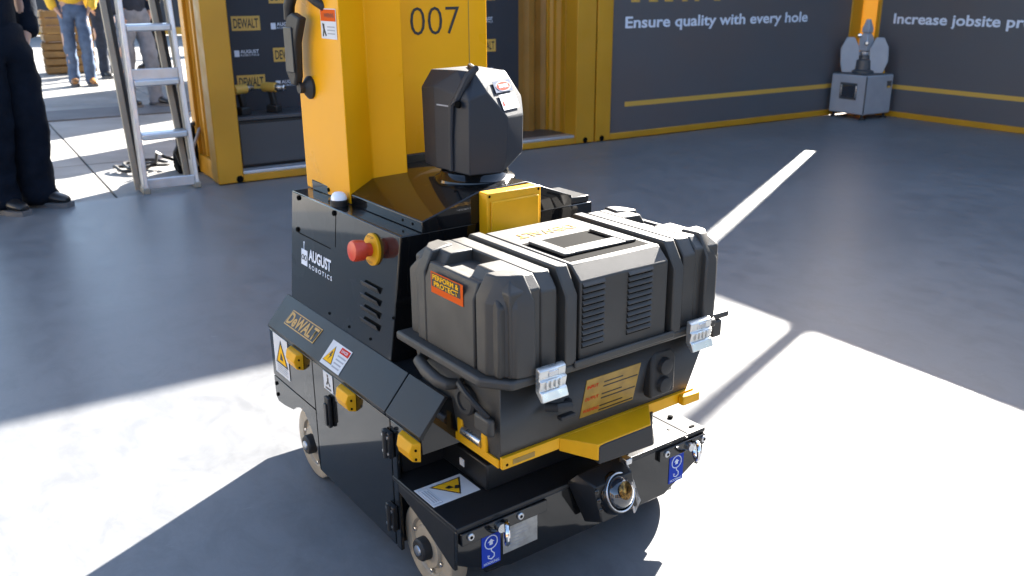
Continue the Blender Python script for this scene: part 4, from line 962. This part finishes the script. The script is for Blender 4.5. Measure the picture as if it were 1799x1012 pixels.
for k in range(90):
    t = k/89; a = t*5.2*math.pi; rr = 0.10 + 0.015*math.sin(3*a)
    pts.append((-2.55 + rr*1.2*math.cos(a) + 0.16*t, 5.86 + rr*math.sin(a) + 0.03*t, 0.012 + 0.035*t + 0.008*math.sin(2.3*a)))
pts += [(-2.34, 5.82, 0.06), (-2.30, 5.76, 0.14), (-2.27, 5.80, 0.10), (-2.22, 5.88, 0.06)]
cb = MB().tube(pts, 0.011, 6).build('coiled_cable', RUBBER); tag(cb, 'black cable coiled on the pavement left of the bag', 'cable')

# ---------------- far stand furniture behind the people
def crate(x, y, z, a, label):
    c = bpy.data.objects.new('slatted_crate', None); COL.objects.link(c); c.location = (x, y, z); c.rotation_euler = (0, 0, a); OFF[c.name] = Vector((0,0,0))
    tag(c, label, 'crate', 'ochre crates behind the people')
    for s in (-1, 1):
        for k in range(4):
            MB().box(-0.32, 0.32, s*0.22-0.012, s*0.22+0.012, 0.02+0.105*k, 0.10+0.105*k).build('slat', OAKY, c, 0.004)
            MB().box(s*0.32-0.012, s*0.32+0.012, -0.21, 0.21, 0.02+0.105*k, 0.10+0.105*k).build('slat', OAKY, c, 0.004)
        for q in (-1, 1): MB().box(s*0.295-0.02, s*0.295+0.02, q*0.19-0.015, q*0.19+0.015, 0.0, 0.43).build('crate_post', OAKY, c, 0.003)
    MB().box(-0.31, 0.31, -0.21, 0.21, 0.005, 0.02).build('crate_floor', OAKY, c)
crate(-6.35, 13.2, 0.0, 0.5, 'lower ochre slatted crate behind the blue jeans'); crate(-6.33, 13.22, 0.435, 0.55, 'upper ochre slatted crate behind the blue jeans')
fx = bpy.data.objects.new('flight_case', None); COL.objects.link(fx); fx.location = (-5.4, 17.0, 0); fx.rotation_euler = (0,0,0.5); OFF[fx.name] = Vector((0,0,0))
tag(fx, 'black trunk with a yellow band seen between the ladder rails', 'trunk')
MB().box(-0.35,0.35,-0.3,0.3,0.06,0.75).build('trunk_body', BLACK2, fx, 0.01)
MB().box(-0.356,0.356,-0.306,0.306,0.42,0.52).build('yellow_band', PRINTY, fx, 0.003)
MB().box(-0.36,0.36,-0.31,0.31,0.75,0.79).build('trunk_lid', DGREY, fx, 0.01)
for qx in (-0.28, 0.28):
    for qy in (-0.23, 0.23): MB().cyl((qx-0.02,qy,0.03),(qx+0.02,qy,0.03),0.03,n=14).build('castor', RUBBER, fx)
W2 = thing('booth_wall', 'dark booth wall with yellow trim far behind the people', 'wall', 0.0, (-6.0, 24.0))
MB().box(-16, 1.0, 24.0, 24.25, 0, 2.6).build('wall_panel', BANNER, W2)
MB().box(-16.02, 1.02, 23.97, 24.0, 0, 0.18).build('yellow_skirting', CYEL, W2, 0.01)
for x in (-14, -11, -8, -5, -2): MB().box(x-0.08, x+0.08, 23.95, 24.0, 0.18, 2.6).build('yellow_post', CYEL, W2, 0.01)

SB = thing('shade_container', 'unseen dark container added behind the yellow kiosk for its shade', 'container', ANG_A, (3.4, 11.2))  # unseen, added to shade a band of the paving
MB().box(2.8, 4.0, 10.0, 12.4, 0.0, HT).build('container_body', BANNER, SB, 0.01)
for x in (2.8, 3.9):
    for y in (10.0, 12.3): MB().box(x-0.004, x+0.104, y-0.004, y+0.104, 0, HT+0.004).build('corner_post', CYEL, SB, 0.006)
PS = thing('shade_trunks', 'unseen stack of black trunks added behind the kiosk for its shade', 'trunk', ANG_A, (2.45, 7.8))  # unseen stack, added to throw a shadow across the paving
for k in range(3): MB().box(2.2, 2.7, 7.55, 7.95+0.02*k, 0.42*k, 0.42*k+0.41).build('trunk_body', BLACK2, PS, 0.012)

# ---------------- unseen stands added left and behind the camera to block low sky
BEIGE = mat('beige_tent_canvas', (0.42, 0.36, 0.27), 0.8, var=0.08, vscale=2)
def stand(u0, u1, v0, v1, h, panel, label):
    o = thing('added_stand', label, 'stand', ANG_A, ((u0+u1)/2, (v0+v1)/2), 'added stands round the yard')
    MB().box(u0+0.03, u1-0.03, v0+0.03, v1-0.03, 0.0, h-0.03).build('stand_body', panel, o)
    for u in (u0, u1-0.12):
        for v in (v0, v1-0.12): MB().box(u, u+0.12, v, v+0.12, 0, h).build('corner_post', CYEL, o, 0.006)
    for u in (u0, u1-0.12): MB().box(u+0.002, u+0.118, v0+0.12, v1-0.12, h-0.12, h-0.002).build('top_rail', CYEL, o, 0.004)
    for v in (v0, v1-0.12): MB().box(u0+0.12, u1-0.12, v+0.002, v+0.118, h-0.12, h-0.002).build('top_rail', CYEL, o, 0.004)
for k in range(3):
    stand(-9.6, -7.2, -7.0+3.2*k, -4.0+3.2*k, 2.9, BANNER, '%s unseen dark stand added along the left of the yard' % ('rearmost', 'middle', 'foremost')[k])
stand(-11.0, -8.0, 3.0, 12.0, 3.2, BEIGE, 'unseen beige canvas tent added at the far left for its reflection')  # unseen tent added to reflect tan in the robot's side
for k in range(4):
    stand(-6.4+3.3*k, -3.4+3.3*k, -9.4, -7.0, 2.9, BANNER, '%s unseen dark stand added in the row behind the camera' % ('leftmost', 'left middle', 'right middle', 'rightmost')[k])
